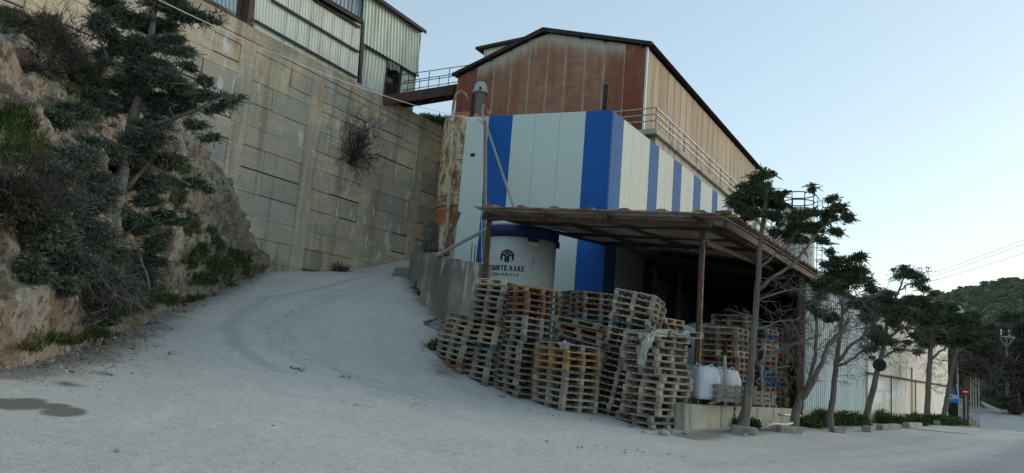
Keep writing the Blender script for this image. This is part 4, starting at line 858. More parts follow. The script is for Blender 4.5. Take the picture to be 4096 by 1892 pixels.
mb=MB(); c=cyl(22,0); tz=Vector((0,0,1)); rad=Vector((math.cos(face+R(22)),math.sin(face+R(22)),0)); tn_=Vector((-rad.y,rad.x,0))
mb.prism([cyl(8,zrim1-.05,.07),cyl(28,zrim1-.05,.07),cyl(25,zrim0-.16,.1),cyl(11,zrim0-.16,.1)],rad*.06); mb.build('lid_bracket',G['navy'],ls)
mb=MB(); z1=fz_(247,545); mb.prism([cyl(11,zrim0-.18,.004),cyl(26,zrim0-.18,.004),cyl(26,z1,.004),cyl(11,z1,.004)],rad*.03); mb.build('inspection_plate',G['silow'],ls)
mb=MB(); mb.box(cyl(72,zrim0-.1,.08),tn_*.04,rad*.05,(0,0,.09)); mb.build('lid_clip',G['dsteel'],ls)
# ---------------- far silos ----------------
def fsilo(name,label,px0,px1,ytop,Yd,mat,ring=True,cone=False):
    cx=(px0+px1)/2; c=at(cx,ytop+20,Yd); r=(px1-px0)/2/739.6*Yd; z1=hit(cx,ytop,c+Vector((0,-r,0)),Vector((1,0,0))).z
    t_=empty(name,(c.x,c.y,0),label,'silo')
    MB().lathe((c.x,c.y,0),[(r,-1),(r,z1-3),(r,z1-.15),(r*.93,z1),(r*.2,z1+.12),(.02,z1+.15)],40).build('silo_shell',mat,t_,smooth=True)
    if ring:
        for zz_ in (.55,1.15): MB().tube([(c.x+r*.97*math.cos(k*math.pi/12),c.y+r*.97*math.sin(k*math.pi/12),z1+zz_) for k in range(25)],.045,5,False).build('guard_ring',G['dsteel'],t_)
        for k in range(0,8): th=k*math.pi/4; MB().tube([(c.x+r*.97*math.cos(th),c.y+r*.97*math.sin(th),z1-.05),(c.x+r*.97*math.cos(th),c.y+r*.97*math.sin(th),z1+1.15)],.035,5).build('guard_post',G['dsteel'],t_)
        lx=c.x+r+.35; ly=c.y-.3; mb=MB()
        for dx in (-.2,.2): mb.tube([(lx+dx,ly,0),(lx+dx,ly,z1+1)],.03,5)
        z=0
        while z<z1+1: mb.tube([(lx-.2,ly,z),(lx+.2,ly,z)],.02,4); z+=.35
        z=2
        while z<z1+1:
            mb.tube([(lx+.38*math.cos(a),ly+.38*math.sin(a)-.2,z) for a in [k*math.pi/6 for k in range(13)]],.022,4,False); z+=.9
        mb.build('caged_ladder',G['galv'],t_)
    return t_,c,r,z1
t_,c,r,z1=fsilo('far_silo','peeling white silo with ring railing and ladder behind the nearest tree',782,814,206,56,G['silow2'])
t2_,c2,r2,z2=fsilo('far_silo','partly hidden rusty silo left of the peeling white one',765,781,226,55,G['silow2'],False)
MB().lathe((c2.x,c2.y,0),[(r2+.02,z2-5),(r2+.05,z2-4.9),(r2+.05,z2-3.2),(r2+.02,z2-3.1)],32,False).build('orange_band',G['silored'],t2_)
MB().tube([Vector((c2.x+.3,c2.y,z2)),Vector((c2.x+.3,c2.y,z2+1.2)),Vector((c2.x+.9,c2.y,z2+1.9)),Vector((c2.x+1.6,c2.y,z2+1.5)),Vector((c2.x+2.0,c2.y,z2+.2))],.16,8).build('feed_pipe',G['black'],t2_)
# ---------------- pallets ----------------
ORD='first second third fourth fifth sixth seventh eighth ninth tenth eleventh twelfth thirteenth fourteenth fifteenth sixteenth seventeenth eighteenth nineteenth twentieth twenty-first'.split()
HP=.146
def deckmesh(Ly,seed,top=True):
    r_=random.Random(seed); mb=MB(); L=1.2
    if top:
        n=7; 
        for i in range(n):
            y=-Ly/2+(i+.5)*Ly/n; w_=Ly/n*r_.uniform(.62,.86); 
            if r_.random()<.10: continue
            x0=-L/2+r_.uniform(-.015,.02); x1=L/2+r_.uniform(-.02,.015)
            if r_.random()<.10: x1-=r_.uniform(.1,.4)
            dz=r_.uniform(-.002,.003); ty=r_.uniform(-.006,.006)
            mb.hexa([(x0,y-w_/2,HP-.024+dz),(x1,y-w_/2+ty,HP-.024+dz),(x1,y+w_/2+ty,HP-.024),(x0,y+w_/2,HP-.024),(x0,y-w_/2,HP-.002+dz),(x1,y-w_/2+ty,HP-.002+dz),(x1,y+w_/2+ty,HP-.002),(x0,y+w_/2,HP-.002)])
        for x in (-L/2+.07,0,L/2-.07): mb.abox(x-.06,x+.06,-Ly/2+.003,Ly/2-.003,HP-.046,HP-.0245)
    else:
        for y in (-Ly/2+.055,0,Ly/2-.055): mb.abox(-L/2+r_.uniform(0,.02),L/2-r_.uniform(0,.02),y-.05,y+.05,.0,.022)
    me=bpy.data.meshes.new('deck'); me.from_pydata(mb.v,[],mb.f); me.materials.append(G['wood']); me.update(); return me
def blockmesh(w_=.135):
    mb=MB().abox(-w_/2,w_/2,-.05,.05,.0225,HP-.0465); me=bpy.data.meshes.new('block'); me.from_pydata(mb.v,[],mb.f); me.materials.append(G['wood']); me.update(); return me
DT={Ly:[deckmesh(Ly,s_) for s_ in range(6)] for Ly in (1.0,.8)}; DB={Ly:[deckmesh(Ly,s_,False) for s_ in range(3)] for Ly in (1.0,.8)}; BK=blockmesh()
def joined(Ly,seed):
    a=DT[Ly][seed%6]; b=DB[Ly][seed%3]; mb=MB()
    for me in (a,b): mb.add([v.co for v in me.vertices],[tuple(p.vertices) for p in me.polygons])
    for x in (-.53,0,.53):
        for y in (-Ly/2+.05,0,Ly/2-.05): mb.abox(x-.0675,x+.0675,y-.05,y+.05,.0225,HP-.0465)
    me=bpy.data.meshes.new('pallet'); me.from_pydata(mb.v,[],mb.f); me.materials.append(G['wood']); me.update(); return me
JM={Ly:[joined(Ly,s_) for s_ in range(6)] for Ly in (1.0,.8)}
COL=dict(grey=(.31,.27,.225),dust=(.38,.34,.285),brown=(.28,.16,.105),orange=(.43,.25,.13),red=(.27,.06,.06),blue=(.03,.11,.27),pale=(.52,.42,.30),teal=(.13,.19,.21))
NAMEC=dict(grey='grey',dust='dusty',brown='brown',orange='orange-brown',red='red-painted',blue='blue-painted',pale='pale',teal='faded blue')
def sub(par,me,name,loc,col):
    o=bpy.data.objects.new(name,me); sc.collection.objects.link(o); o.parent=par; o.location=loc; o.color=(*col,1); return o
def pallet(M_,Ly,colname,label,parts,seed,group='wooden pallets stacked by the canopy'):
    r_=random.Random(seed); k=r_.uniform(.8,1.18); c=COL[colname]; col=tuple(x*k for x in c)
    if parts:
        e=bpy.data.objects.new('pallet',None); sc.collection.objects.link(e); e.matrix_world=M_; e.empty_display_size=.1
        base_c=COL['grey'] if colname=='red' else c
        sub(e,DT[Ly][r_.randrange(6)],'top_deck',(0,0,0),tuple(x*k for x in base_c)); sub(e,DB[Ly][r_.randrange(3)],'bottom_deck',(0,0,0),tuple(x*k*r_.uniform(.85,1.1) for x in base_c))
        for x in (-.53,0,.53):
            for y in (-Ly/2+.05,0,Ly/2-.05):
                kk=r_.uniform(.5,1.1); sub(e,BK,'block',(x,y,0),tuple(v*kk for v in col))
    else:
        e=bpy.data.objects.new('pallet',JM[Ly][r_.randrange(6)]); sc.collection.objects.link(e); e.matrix_world=M_; e.color=(*col,1)
    setp(e,label,'pallet',group)
def stack(desc,px,py,Yd,thR,n,mix,xR=True,Ly=1.0,tilt=0,fwd=0,parts=True,seed=0,jit=.03,z=None,special={},corner='near',yawj=2.5):
    r_=random.Random(seed+100); 
    if z is None: P=onground(px,py,Yd)
    else: P=at(px,py,Yd); P.z=z
    u=Vector((math.sin(R(thR)),math.cos(R(thR)),0)); v=Vector((-u.y,u.x,0))   # u right-back, v left-back
    lu,lv=(1.2,Ly) if xR else (Ly,1.2)
    C=P+u*lu/2+v*lv/2; C.z=P.z if z is None else z
    yaw=math.atan2(u.y,u.x) if xR else math.atan2(v.y,v.x)
    T=Matrix.Rotation(R(tilt),4,'Y')@Matrix.Rotation(R(-fwd),4,'X')
    dx=dy=0
    for k in range(n):
        dx+=r_.uniform(-jit,jit); dy+=r_.uniform(-jit,jit); dx*=.8;dy*=.8
        jt=Matrix.Rotation(R(r_.uniform(-1,1)*.35),4,'X')@Matrix.Rotation(R(r_.uniform(-1,1)*.35),4,'Y')
        M_=Matrix.Translation(C)@T@Matrix.Translation((dx,dy,k*(HP+.002)))@jt@Matrix.Rotation(yaw+R(r_.uniform(-yawj,yawj)),4,'Z')
        cn=special.get(k) or special.get(k-n) or r_.choices(list(mix),list(mix.values()))[0]
        lab=f"{NAMEC[cn]} pallet {ORD[k]} from the bottom of the {desc}"
        pallet(M_,Ly,cn,lab,parts,seed*100+k)
GR=dict(grey=5,dust=4,pale=1,brown=1)
stack('short leaning stack nearest the curved wall',457,374,18.6,52,10,GR,False,tilt=11,fwd=2,seed=1)
stack('second stack from the curved wall',484,386.5,17.9,50,18,GR,False,tilt=7,fwd=1,seed=2,special={6:'teal'})
stack('brown-topped stack before the lettered silo',514,398,17.3,62,18,dict(grey=5,dust=3,pale=1),False,tilt=3.2,seed=3,special={-1:'orange',-2:'brown',-3:'brown',-5:'red',-4:'brown'})
stack('low front stack with orange layers',561,411.5,16.7,57,10,dict(grey=4,dust=4,pale=2),False,tilt=2,seed=4,special={-2:'orange',-3:'orange',-4:'orange',-1:'grey'})
stack('tall grey stack behind slumped pallets',578,400,19.6,74,20,dict(grey=5,brown=1,dust=1),False,z=.25,seed=5,parts=True)
stack('narrow stack beside the lettered silo',563,400,20.9,74,20,dict(grey=5,brown=1),False,z=.35,seed=6,parts=True)
stack('tallest leaning front stack',629,420,17.0,25,20,dict(grey=4,dust=5,pale=1),True,tilt=8.5,seed=7,special={-6:'teal',-1:'dust',-5:'dust'},jit=.035)
stack('front stack draped with torn plastic',655.5,431,16.2,47,14,dict(grey=3,dust=5,pale=1),True,tilt=1.5,seed=8,jit=.07,yawj=5)
stack('brown stack next to the parked van',662,405,18.6,35,17,dict(brown=5,pale=2),True,z=.1,seed=9,parts=True)
stack('brown stack behind the white bulk bags',734,405,18.6,32,17,dict(brown=5,grey=3,pale=2),True,z=.0,seed=11,parts=True,special={7:'blue'})
stack('highest brown stack under the canopy',746,405,20.3,33,20,dict(brown=5,grey=3),True,z=.0,seed=10,parts=True,special={-8:'grey'})
stack('blue-layered stack behind the first trunk',764,405,20.6,36,18,dict(brown=4,grey=4,pale=1),True,z=.0,seed=12,parts=False,special={7:'blue',8:'blue',9:'blue',16:'blue'})
stack('tall stack right of the blue-layered one',775,405,22.2,38,19,dict(brown=5,grey=3,pale=1),True,z=.0,seed=13,parts=False)
stack('last stack beside the dark doorway',787,405,22.9,38,16,dict(brown=5,pale=4),True,z=.0,seed=14,parts=False,special={-1:'pale',-2:'pale',-5:'orange'})
stack('slumped pile between the front stacks',584,409,17.9,60,8,dict(grey=4,brown=2),False,tilt=5,seed=15,jit=.06,yawj=8)
stack('orange stack behind the low front one',596,408,17.4,70,5,dict(orange=4,brown=1),False,tilt=0,seed=16)
# loose tilted pallets sliding off the pile
for k,(px,py,Yd,yaw,tl,cn,lab) in enumerate(((583,352,17.9,-20,10,'grey','tilted grey pallet resting lowest on the slumped pile'),(588,341,17.9,-35,13,'grey','tilted grey pallet halfway up the slumped pile'),(584,333,18.0,-25,10,'brown','tilted brown pallet near the top of the slumped pile'),(583,325,18.0,-30,8,'dust','dusty tilted pallet topmost on the slumped pile'))):
    p=at(px,py,Yd); pallet(Matrix.Translation(p-Vector((0,0,.07)))@Matrix.Rotation(R(tl),4,'Y')@Matrix.Rotation(R(yaw),4,'Z'),1.0,cn,lab,True,900+k)
p=at(668,337,16.7); pallet(Matrix.Translation(p+Vector((.1,.3,0)))@Matrix.Rotation(R(-2),4,'Y')@Matrix.Rotation(R(40),4,'Z'),1.0,'dust','dusty pallet lying loose over the plastic draped stack',True,950)
# broken pallet at the foot of the curved wall
p=onground(444,327,20.6); pe=empty('broken_pallet',p,'broken skeletal pallet leaning at the foot of the curved wall','pallet')
mbs=[((-.55,-.3,.05),(.5,-.5,.02)),((-.55,-.3,.1),(-.3,.5,.25)),((-.3,.5,.28),(.6,.2,.3)),((-.1,-.4,.12),(.1,.45,.3)),((.45,-.5,.1),(.6,.2,.28)),((-.4,0,.18),(.5,-.15,.16))]
for a,b in mbs: MB().beam(p+Vector(a),p+Vector(b),.1,.03).build('board',G['plank'],pe)
# torn plastic film over the front stack
mb=MB(); r_=random.Random(4)
def film(pts,w_,name):
    P=[at(*q) for q in pts]; n=40; mb=MB()
    for i in range(n+1):
        t=i/n*(len(P)-1); k=min(int(t),len(P)-2); p=P[k].lerp(P[k+1],t-k); ww=w_*(1-.5*abs(i/n-.5))*r_.uniform(.7,1.3)
        d=(P[k+1]-P[k]).normalized(); s_=d.cross(Vector((0,-1,0))).normalized()
        for j in range(7):
            f=j/6-.5; q=p+s_*ww*f+Vector((0,math.sin(j*1.9+i*.5)*.03+mn.noise(p*4+Vector((j,0,0)))*.05,math.cos(j*2.3)*.02+mn.noise(p*3)*.04)); mb.v.append(tuple(q))
    for i in range(n):
        for j in range(6): a=i*7+j; mb.f.append((a,a+1,a+8,a+7)); mb.mi.append(0)
    return mb
f1_=film([(667,336,16.15),(655,334,15.85),(648,341,15.6),(643,354,15.5),(641,366,15.5)],.17,'film'); o=f1_.build('plastic_film',G['film'],smooth=True); so_=o.modifiers.new('s','SOLIDIFY'); so_.thickness=.01
setp(o,'torn greyish plastic film hanging down the corner of the front stack','plastic')
o=film([(644,338,15.9),(656,334,15.9),(668,333,16.3),(680,336,16.4),(690,335,16.6)],.12,'film').build('plastic_film',G['film'],smooth=True); so_=o.modifiers.new('s','SOLIDIFY'); so_.thickness=.01
setp(o,'crumpled plastic film lying across the top of the front stack','plastic')
o=film([(560,347,16.6),(565,345,16.7),(571,346.5,16.9)],.16,'film').build('plastic_film',G['bag'],smooth=True); setp(o,'small crumpled white plastic scrap on the low front stack','plastic')
# ---------------- bulk bags, crates, steel poles, van, tank ----------------
def bag(px,pyt,pyb,Yd,wd,label,prn=False,seed=0):
    import bmesh
    pt=at(px,pyt,Yd); pb=at(px,pyb,Yd); H_=pt.z-pb.z; bmm=bmesh.new(); bmesh.ops.create_cube(bmm,size=1); bmesh.ops.subdivide_edges(bmm,edges=bmm.edges[:],cuts=9,use_grid_fill=True)
    for v in bmm.verts:
        x,y,z=v.co; rr_=(abs(x*2)**5+abs(y*2)**5)**.2; bul=1+.10*math.sin((z+.5)*math.pi)
        cr=mn.noise(Vector((x*4+seed,y*4,z*3)))*.06
        v.co=Vector((x*wd*bul*(1+cr)/(max(1,rr_)**.9)*(1-.25*max(0,z-.2)*2),y*wd*bul*(1+cr)/(max(1,rr_)**.9)*(1-.25*max(0,z-.2)*2),(z+.5)*H_+(.5-x*x*1.2-y*y)*.10*max(0,z)*2*H_*.5+mn.noise(Vector((x*3,y*3,seed)))*.06*max(0,z)*2*H_))
    me=bpy.data.meshes.new('bag'); bmm.to_mesh(me); bmm.free(); me.materials.append(G['bag']); me.polygons.foreach_set('use_smooth',[True]*len(me.polygons))
    e=empty('bulk_bag',(pt.x,pt.y,pb.z),label,'bag','white bulk bags behind the low wall'); o=bpy.data.objects.new('sack',me); sc.collection.objects.link(o); o.parent=e; o.rotation_euler=(0,0,R(25+seed*7))
    for s_ in (-1,1):
        mb=MB(); mb.tube([pt+Vector((s_*wd*.35,-wd*.3,-.05)),pt+Vector((s_*wd*.3,-wd*.25,.08)),pt+Vector((s_*wd*.1,-wd*.3,.02))],.018,5); mb.build('lifting_loop',G['bag'],e)
    if prn:
        p=at(px,pyb-6,Yd); mb=MB()
        for k in range(3): mb.box(at(px+(.5),pyb-22+k*1.6,Yd-wd*.60),(.07,0,0),(0,.004,0),(0,0,.012))
        for k,t in enumerate(('ΚΟ',)):
            for ci,ch in enumerate(t):
                for (x0,y0,x1,y1,w1) in LET[ch]:
                    a=at(px-1.5,pyb-24,Yd-wd*.60)+Vector((ci*.12+x0*.1,0,y0*.12)); b=at(px-1.5,pyb-24,Yd-wd*.60)+Vector((ci*.12+x1*.1,0,y1*.12)); mb.beam(a,b,.02,.004)
        mb.build('bag_print',G['print'],e)
bag(702.5,367,398.5,17.6,.62,'slim white bulk bag next to the rusty front post',seed=0)
bag(713.5,369,398,18.0,.62,'white bulk bag with grey print in the middle of three',True,seed=1)
bag(724,370,398,18.1,.6,'white bulk bag right of the printed one behind the steel pole',seed=2)
def crate(name,label,p0,p1,h_,yaw,pt):
    e=empty(name,pt,label,'crate','wooden crates behind the low wall'); c,s=math.cos(yaw),math.sin(yaw); X_=Vector((c,s,0));Y_=Vector((-s,c,0))
    for k in range(3):
        z=h_*(k+.5)/3
        for sy in (-.35,.35): MB().box(pt+Y_*sy+Vector((0,0,z)),X_*p0/2,Y_*.01,(0,0,h_*.11)).build('slat',G['plank'],e)
        for sx_ in (-p0/2,p0/2): MB().box(pt+X_*sx_+Vector((0,0,z)),X_*.01,Y_*.35,(0,0,h_*.11)).build('slat',G['plank'],e)
    for sx_ in (-p0/2+.05,0,p0/2-.05):
        for sy in (-.33,.33): MB().box(pt+X_*sx_+Y_*sy*1.09+Vector((0,0,h_/2)),X_*.045,Y_*.012,(0,0,h_/2)).build('upright',G['plank'],e)
p=at(727,402,17.7); crate('crate','grey slatted crate leaning behind the first steel pole',1.1,.7,.42,R(20),p)
p=at(749,404,18.9); crate('crate','grey slatted crate right of the leaning one by the trunk',1.0,.7,.36,R(35),p)
MB2=MB().tube([at(709,404,17.2),at(722,400,17.3),at(735,398,17.5),at(752,401,18)],.03,6); o=MB2.build('loose_pole',G['plank']); setp(o,'thin crooked wooden pole lying along the low wall top','pole')
for k,(x0,y0,x1,y1,Yd,lab) in enumerate(((725.5,404,724.5,343,17.55,'steel pole with tied strap standing on the low wall left of the first trunk'),(763.3,408,760.3,349,20.3,'steel pole on the low wall right of the first trunk'),(796.5,396,800.5,356,22.3,'short leaning steel pole near the forked tree'))):
    e=empty('steel_pole',at(x0,y0,Yd),lab,'pole','steel poles along the low wall'); MB().tube([at(x0,y0+1,Yd),at(x1,y1,Yd)],.04,8).build('shaft',G['galv'],e)
    if k<2:
        c=at(x0,y0,Yd).lerp(at(x1,y1,Yd),.80); MB().tube([c,c+Vector((0,0,.28))],.055,8).build('strap',G['black'],e)
# van front inside the canopy
p=at(688,352,20.4); ve=empty('white_van',(p.x,p.y,0),'white van parked nose out in the dark under the canopy','van')
vx0=at(680,352,20.4).x; z1=at(688,325,20.4).z; z0=at(688,352,20.4).z-1.6
pr=[(vx0-1.2,z0),(vx0+.72,z0),(vx0+.74,z0+.9),(vx0+.68,z0+1.5),(vx0+.45,z1-.1),(vx0+.15,z1),(vx0-1.2,z1)]
MB().prism([Vector((x,20.4,z)) for x,z in pr],(0,4.2,0)).build('body',G['van'],ve,bevel=.06)
MB().prism([Vector((x,20.385,z)) for x,z in ((vx0-.2,z1-.62),(vx0+.3,z1-.62),(vx0+.28,z1-.42),(vx0+.08,z1-.3),(vx0-.2,z1-.3))],(0,.02,0)).build('window',G['glass'],ve)
MB().box((vx0+.2,20.38,z1-.27),(.46,0,0),(0,.02,0),(0,0,.022)).build('trim_strip',G['black'],ve)
for dy in (.8,3.4): MB().tube([(vx0+.75,20.4+dy,.35),(vx0+.5,20.4+dy,.35)],.33,16).build('wheel',G['black'],ve)
c=at(702,350,22.4); zt=hit(702,323,c,Vector((1,0,0))).z; tk=empty('white_tank',(c.x,c.y,0),'round white tank standing in the dark behind the rusty front post','tank')
MB().lathe((c.x,c.y,0),[(.75,-.1),(.8,.3),(.8,zt-.5),(.72,zt-.25),(.45,zt-.05),(.2,zt)],32).build('tank_body',G['tank'],tk,smooth=True)
MB().lathe((c.x,c.y,0),[(.2,zt-.02),(.2,zt+.06)],16).build('tank_lid',G['black'],tk)
# ---------------- bits at the far right ----------------
p=base(966,42,421); e=empty('no_entry_sign',p,'round red no entry sign with white bar on a thin post beside the steel poles','sign')
q=at(966.8,391.8,42); q2=Vector((p.x,p.y,q.z)); MB().tube([p,q2],.03,6).build('post',G['galv'],e)
yv=Vector((-(EYE-q2).y,(EYE-q2).x,0)).normalized(); nv2=Vector(((EYE-q2).x,(EYE-q2).y,0)).normalized()
def disc(c,r,n_,th,k=32): return MB().prism([c+yv*math.cos(2*math.pi*i/k)*r+Vector((0,0,1))*math.sin(2*math.pi*i/k)*r for i in range(k)],n_*th)
disc(q2+nv2*.04,.20,nv2,.02).build('disc',G['red'],e); MB().box(q2+nv2*.068,yv*.12,nv2*.006,(0,0,.032)).build('bar',G['signw'],e)
for k,(x,y0,y1,nm) in enumerate(((971.2,424,354,'leftmost and tallest steel pole of the group beside the no entry sign'),(973.8,423.5,356.5,'second steel pole right of the no entry sign'),(976.3,423,358,'third steel pole right of the no entry sign'),(979.2,423,369,'shorter steel pole rightmost of the group near the no entry sign'))):
    Yd=40+k*.8; p=base(x,Yd,y0); z=at(x,y1,Yd).z; o=MB().tube([p-Vector((0,0,.3)),(p.x,p.y,z)],.032,8).build('steel_mast',G['galv']); setp(o,nm,'pole','steel poles by the no entry sign')
p=base(966,44,421); z=at(966,358,44).z; o=MB().box((p.x,p.y,(p.z+z)/2),(.11,0,0),(0,.11,0),(0,0,(z-p.z)/2)).build('gate_column',G['steel']); setp(o,'dark rusty square column right behind the no entry sign','column')
a=base(950,38.5,424);b=base(971,40.5,424); o=MB().beam(a+Vector((0,0,.08)),b+Vector((0,0,.08)),.4,.3).build('kerb_strip',G['kerb'],bevel=.03); setp(o,'raised concrete kerb at the end of the metal store','kerb')
p=base(956,41,420); o=MB().lathe((p.x,p.y,p.z),[(.3,0),(.33,.15),(.3,.3),(.34,.42),(.2,.44)],20).build('concrete_tub',G['kerb'],smooth=True); setp(o,'round pale concrete tub below the blue machine','tub')
p=base(955,45,421); me_=empty('blue_machine',p,'blue and black yard machine with cab parked beyond the metal store','machine')
x0=at(950,400,45).x; x1=at(960,400,45).x; zb=at(955,403,45).z; zt=at(955,394,45).z; zc=at(955,386,45).z
MB().hexa([(x0-.5,45,zb),(x1,45,zb),(x1,46.6,zb),(x0-.5,46.6,zb),(x0-.5,45,zt),(x1-.05,45,zt),(x1-.05,46.6,zt),(x0-.5,46.6,zt)]).build('hood',G['machblue'],me_,bevel=.04)
MB().hexa([(x0-.3,45.1,zt),(x1-.1,45.1,zt),(x1-.1,46.4,zt),(x0-.3,46.4,zt),(x0-.2,45.2,zc),(x1-.2,45.2,zc),(x1-.2,46.3,zc),(x0-.2,46.3,zc)]).build('cab',G['glass'],me_)
MB().beam((x1-.1,45.05,zt),(x1-.15,45.1,zc+.1),.05,.05).build('cab_pillar',G['machblue'],me_)
MB().hexa([(x0-.4,45.1,p.z+.25),(x1-.05,45.1,p.z+.25),(x1-.05,46.5,p.z+.25),(x0-.4,46.5,p.z+.25),(x0-.4,45.1,zb-.02),(x1-.05,45.1,zb-.02),(x1-.05,46.5,zb-.02),(x0-.4,46.5,zb-.02)]).build('chassis',G['black'],me_)
for xx in (x0-.1,x1-.15): MB().tube([(xx,45.0,p.z+.32),(xx,45.35,p.z+.32)],.32,18).build('wheel',G['black'],me_)
mb=MB()
for ci,ch in enumerate('ON'):
    for (a0,b0,a1,b1,w1) in LET[ch]:
        o0=Vector((x0-.02+ci*.27,44.985,zb+.22)); mb.beam(o0+Vector((a0*.3,0,b0*.26)),o0+Vector((a1*.3,0,b1*.26)),.006,.055,(0,0,1)) if abs(a1-a0)>1e-6 else mb.box(o0+Vector((a0*.3,0,.13)),(.0275,0,0),(0,.003,0),(0,0,.13))
mb.build('lettering',G['signw'],me_)
# disc on the leaning tree, panel lamp, pylon, guard rail, wires
p=at(879.5,365,23.7); o=disc(p,.20,nv2,.03).build('round_plate',G['dsteel']); 
setp(o,'dark round plate fixed on the leaning tree before the cream panels','plate')
p=base(958,47); q=at(957.5,312,47); e=empty('solar_lamp',p,'pale tilted solar panel lamp on a thin mast above the far trees','lamp')
MB().tube([p,(p.x,p.y,q.z)],.05,6).build('mast',G['galv'],e); MB().box(Vector((p.x+.1,p.y,q.z+.15)),(.26,0,.05),(0,.28,.22),(-.005,-.02,.03)).build('panel',G['solar'],e); MB().box(Vector((p.x+.15,p.y-.1,q.z-.15)),(.15,0,0),(0,.1,0),(0,0,.12)).build('lamp_head',G['dsteel'],e)
p=base(1008,72); q=at(1008,338,72); e=empty('electricity_pole',p,'wooden electricity pole with crossarm and transformer among the far right trees','pole')
MB().tube([p,(p.x,p.y,q.z)],[.16,.1],8).build('pole',G['bark'],e); MB().beam(Vector((p.x-1.0,p.y,q.z+.1)),Vector((p.x+1.6,p.y,q.z+.1)),.1,.12).build('crossarm',G['galv'],e)
for dx in (-.5,.3): MB().lathe((p.x+dx,p.y,q.z+.2),[(.05,0),(.09,.15),(.05,.3),(.09,.45),(.04,.6)],10).build('insulator',G['tank'],e)
for s_ in(-1,1): MB().beam(Vector((p.x,p.y,q.z-.9)),Vector((p.x+s_*.8,p.y,q.z+.1)),.05,.05).build('arm_brace',G['galv'],e)
mb=MB(); a=base(981,66,411)+Vector((.0,0,.45)); b=base(1000,60,412)+Vector((0,0,.45)); mb.beam(a,b,.04,.28)
e=empty('guard_rail',a,'pale steel guard rail along the far bend of the road','guard rail'); mb.build('rail',G['tank'],e)
for k in range(5): p=a.lerp(b,k/4); MB().beam(p-Vector((0,0,.7)),p,.07,.07).build('rail_post',G['galv'],e)
for k,(ya,yb) in enumerate(((237,287),(245,290),(262,296))):
    a=at(1080,(218,222.5,235)[k],60); b=at(845,(298,301,300)[k],190); pts=[a.lerp(b,i/30)-Vector((0,0,4*i/30*(1-i/30)*.8)) for i in range(31)]
    o=MB().tube(pts,[.018+.03*i/30 for i in range(31)],4,False).build('power_line',G['wire']); setp(o,('highest','middle','lowest')[k]+' thin power line crossing the sky above the right hill','power line')
# ---------------- vegetation ----------------
def norm(a): return a/np.maximum(np.linalg.norm(a,axis=-1,keepdims=True),1e-9)
def sprays(rg_,C,D,nl,L,W,spread):
    """triangles: C centres (N,3), D directions (N,3)"""
    N=len(C); C=np.repeat(C,nl,0); D=np.repeat(D,nl,0)
    d=norm(D+rg_.normal(0,spread,(N*nl,3))); l=L*rg_.uniform(.6,1.4,(N*nl,1)); s=norm(np.cross(d,rg_.normal(0,1,(N*nl,3))))*W*rg_.uniform(.6,1.3,(N*nl,1))
    b=C+rg_.normal(0,L*.25,(N*nl,3)); return np.stack([b-s,b+s,b+d*l],1)
def nz3(P,f,seed=0):
    q=P*f+seed; return (np.sin(q[:,0]*1.7+np.sin(q[:,1]*2.1))+np.sin(q[:,1]*1.9+np.sin(q[:,2]*1.3)*1.5)+np.sin(q[:,2]*2.3+np.sin(q[:,0]*1.1)))/3
def clump(rg_,c,r,n,L,W,spread,nl=5,up=.15,gap=.0,f=3.0,shell=.45,droop=0):
    c=np.array(c);r=np.array(r); v=norm(rg_.normal(0,1,(n,3))); rad=rg_.uniform(0,1,(n,1))**shell
    lump=1+.35*nz3(v,2.6,c[0]*3)[:,None]+.16*nz3(v,7,c[1])[:,None]
    P=c+v*r*rad*lump; keep=nz3(P,f,c[2])>gap-.6+rg_.uniform(-.25,.25,n); P=P[keep]; v=v[keep]
    D=norm(v/np.maximum(r/ r.max(),.3)*.8+np.array([0,0,up])); return sprays(rg_,P,D,nl,L,W,spread)
def fronds(rg_,c,r,S,ln,L,W,nl=16,flat=.35):
    """feathery sprays: short twigs radiating from the clump, each lined with small leaves"""
    c=np.array(c);r=np.array(r); v=norm(rg_.normal(0,1,(S,3))*np.array([1,1,.6])); P0=c+v*r*rg_.uniform(.1,.85,(S,1))
    d=norm(v*np.array([1,1,flat])+rg_.normal(0,.35,(S,3))+np.array([0,0,.12])); l=ln*rg_.uniform(.5,1.25,(S,1))
    t=np.tile(np.linspace(.05,1,nl),S)[:,None]; P=np.repeat(P0,nl,0); D=np.repeat(d,nl,0); l=np.repeat(l,nl,0)
    C=P+D*l*t+np.array([0,0,-1])*(t**2)*l*.18; s=norm(np.cross(D,rg_.normal(0,1,(S*nl,3))))
    dirs=norm(D+s*.75*(1-t*.6)); ll=L*rg_.uniform(.7,1.3,(S*nl,1))*(1.15-t*.6); w_=norm(np.cross(dirs,rg_.normal(0,1,(S*nl,3))))*W
    return np.stack([C-w_,C+w_,C+dirs*ll],1)
def twigs(mb,p,d,L,r,depth,rr_,bend=.25,n=4,kids=4,droop=-.03):
    pts=[Vector(p)]; dd=Vector(d).normalized()
    for i in range(n):
        dd=(dd+Vector((rr_.gauss(0,1),rr_.gauss(0,1),rr_.gauss(0,1)+droop*8))*bend*.35).normalized(); pts.append(pts[-1]+dd*L/n)
    mb.tube(pts,[r*(1-.7*i/n) for i in range(n+1)],3 if r<.02 else 5,False)
    if depth>0:
        for k in range(kids):
            t=rr_.uniform(.25,1); i=min(int(t*n),n-1); q=pts[i].lerp(pts[i+1],t*n-i); tg=(pts[i+1]-pts[i]).normalized()
            sd_=tg.cross(Vector((rr_.gauss(0,1),rr_.gauss(0,1),rr_.gauss(0,1)))).normalized()
            twigs(mb,q,tg*.75+sd_*.8,L*rr_.uniform(.35,.6),r*.55,depth-1,rr_,bend,max(2,n-1),kids,droop)
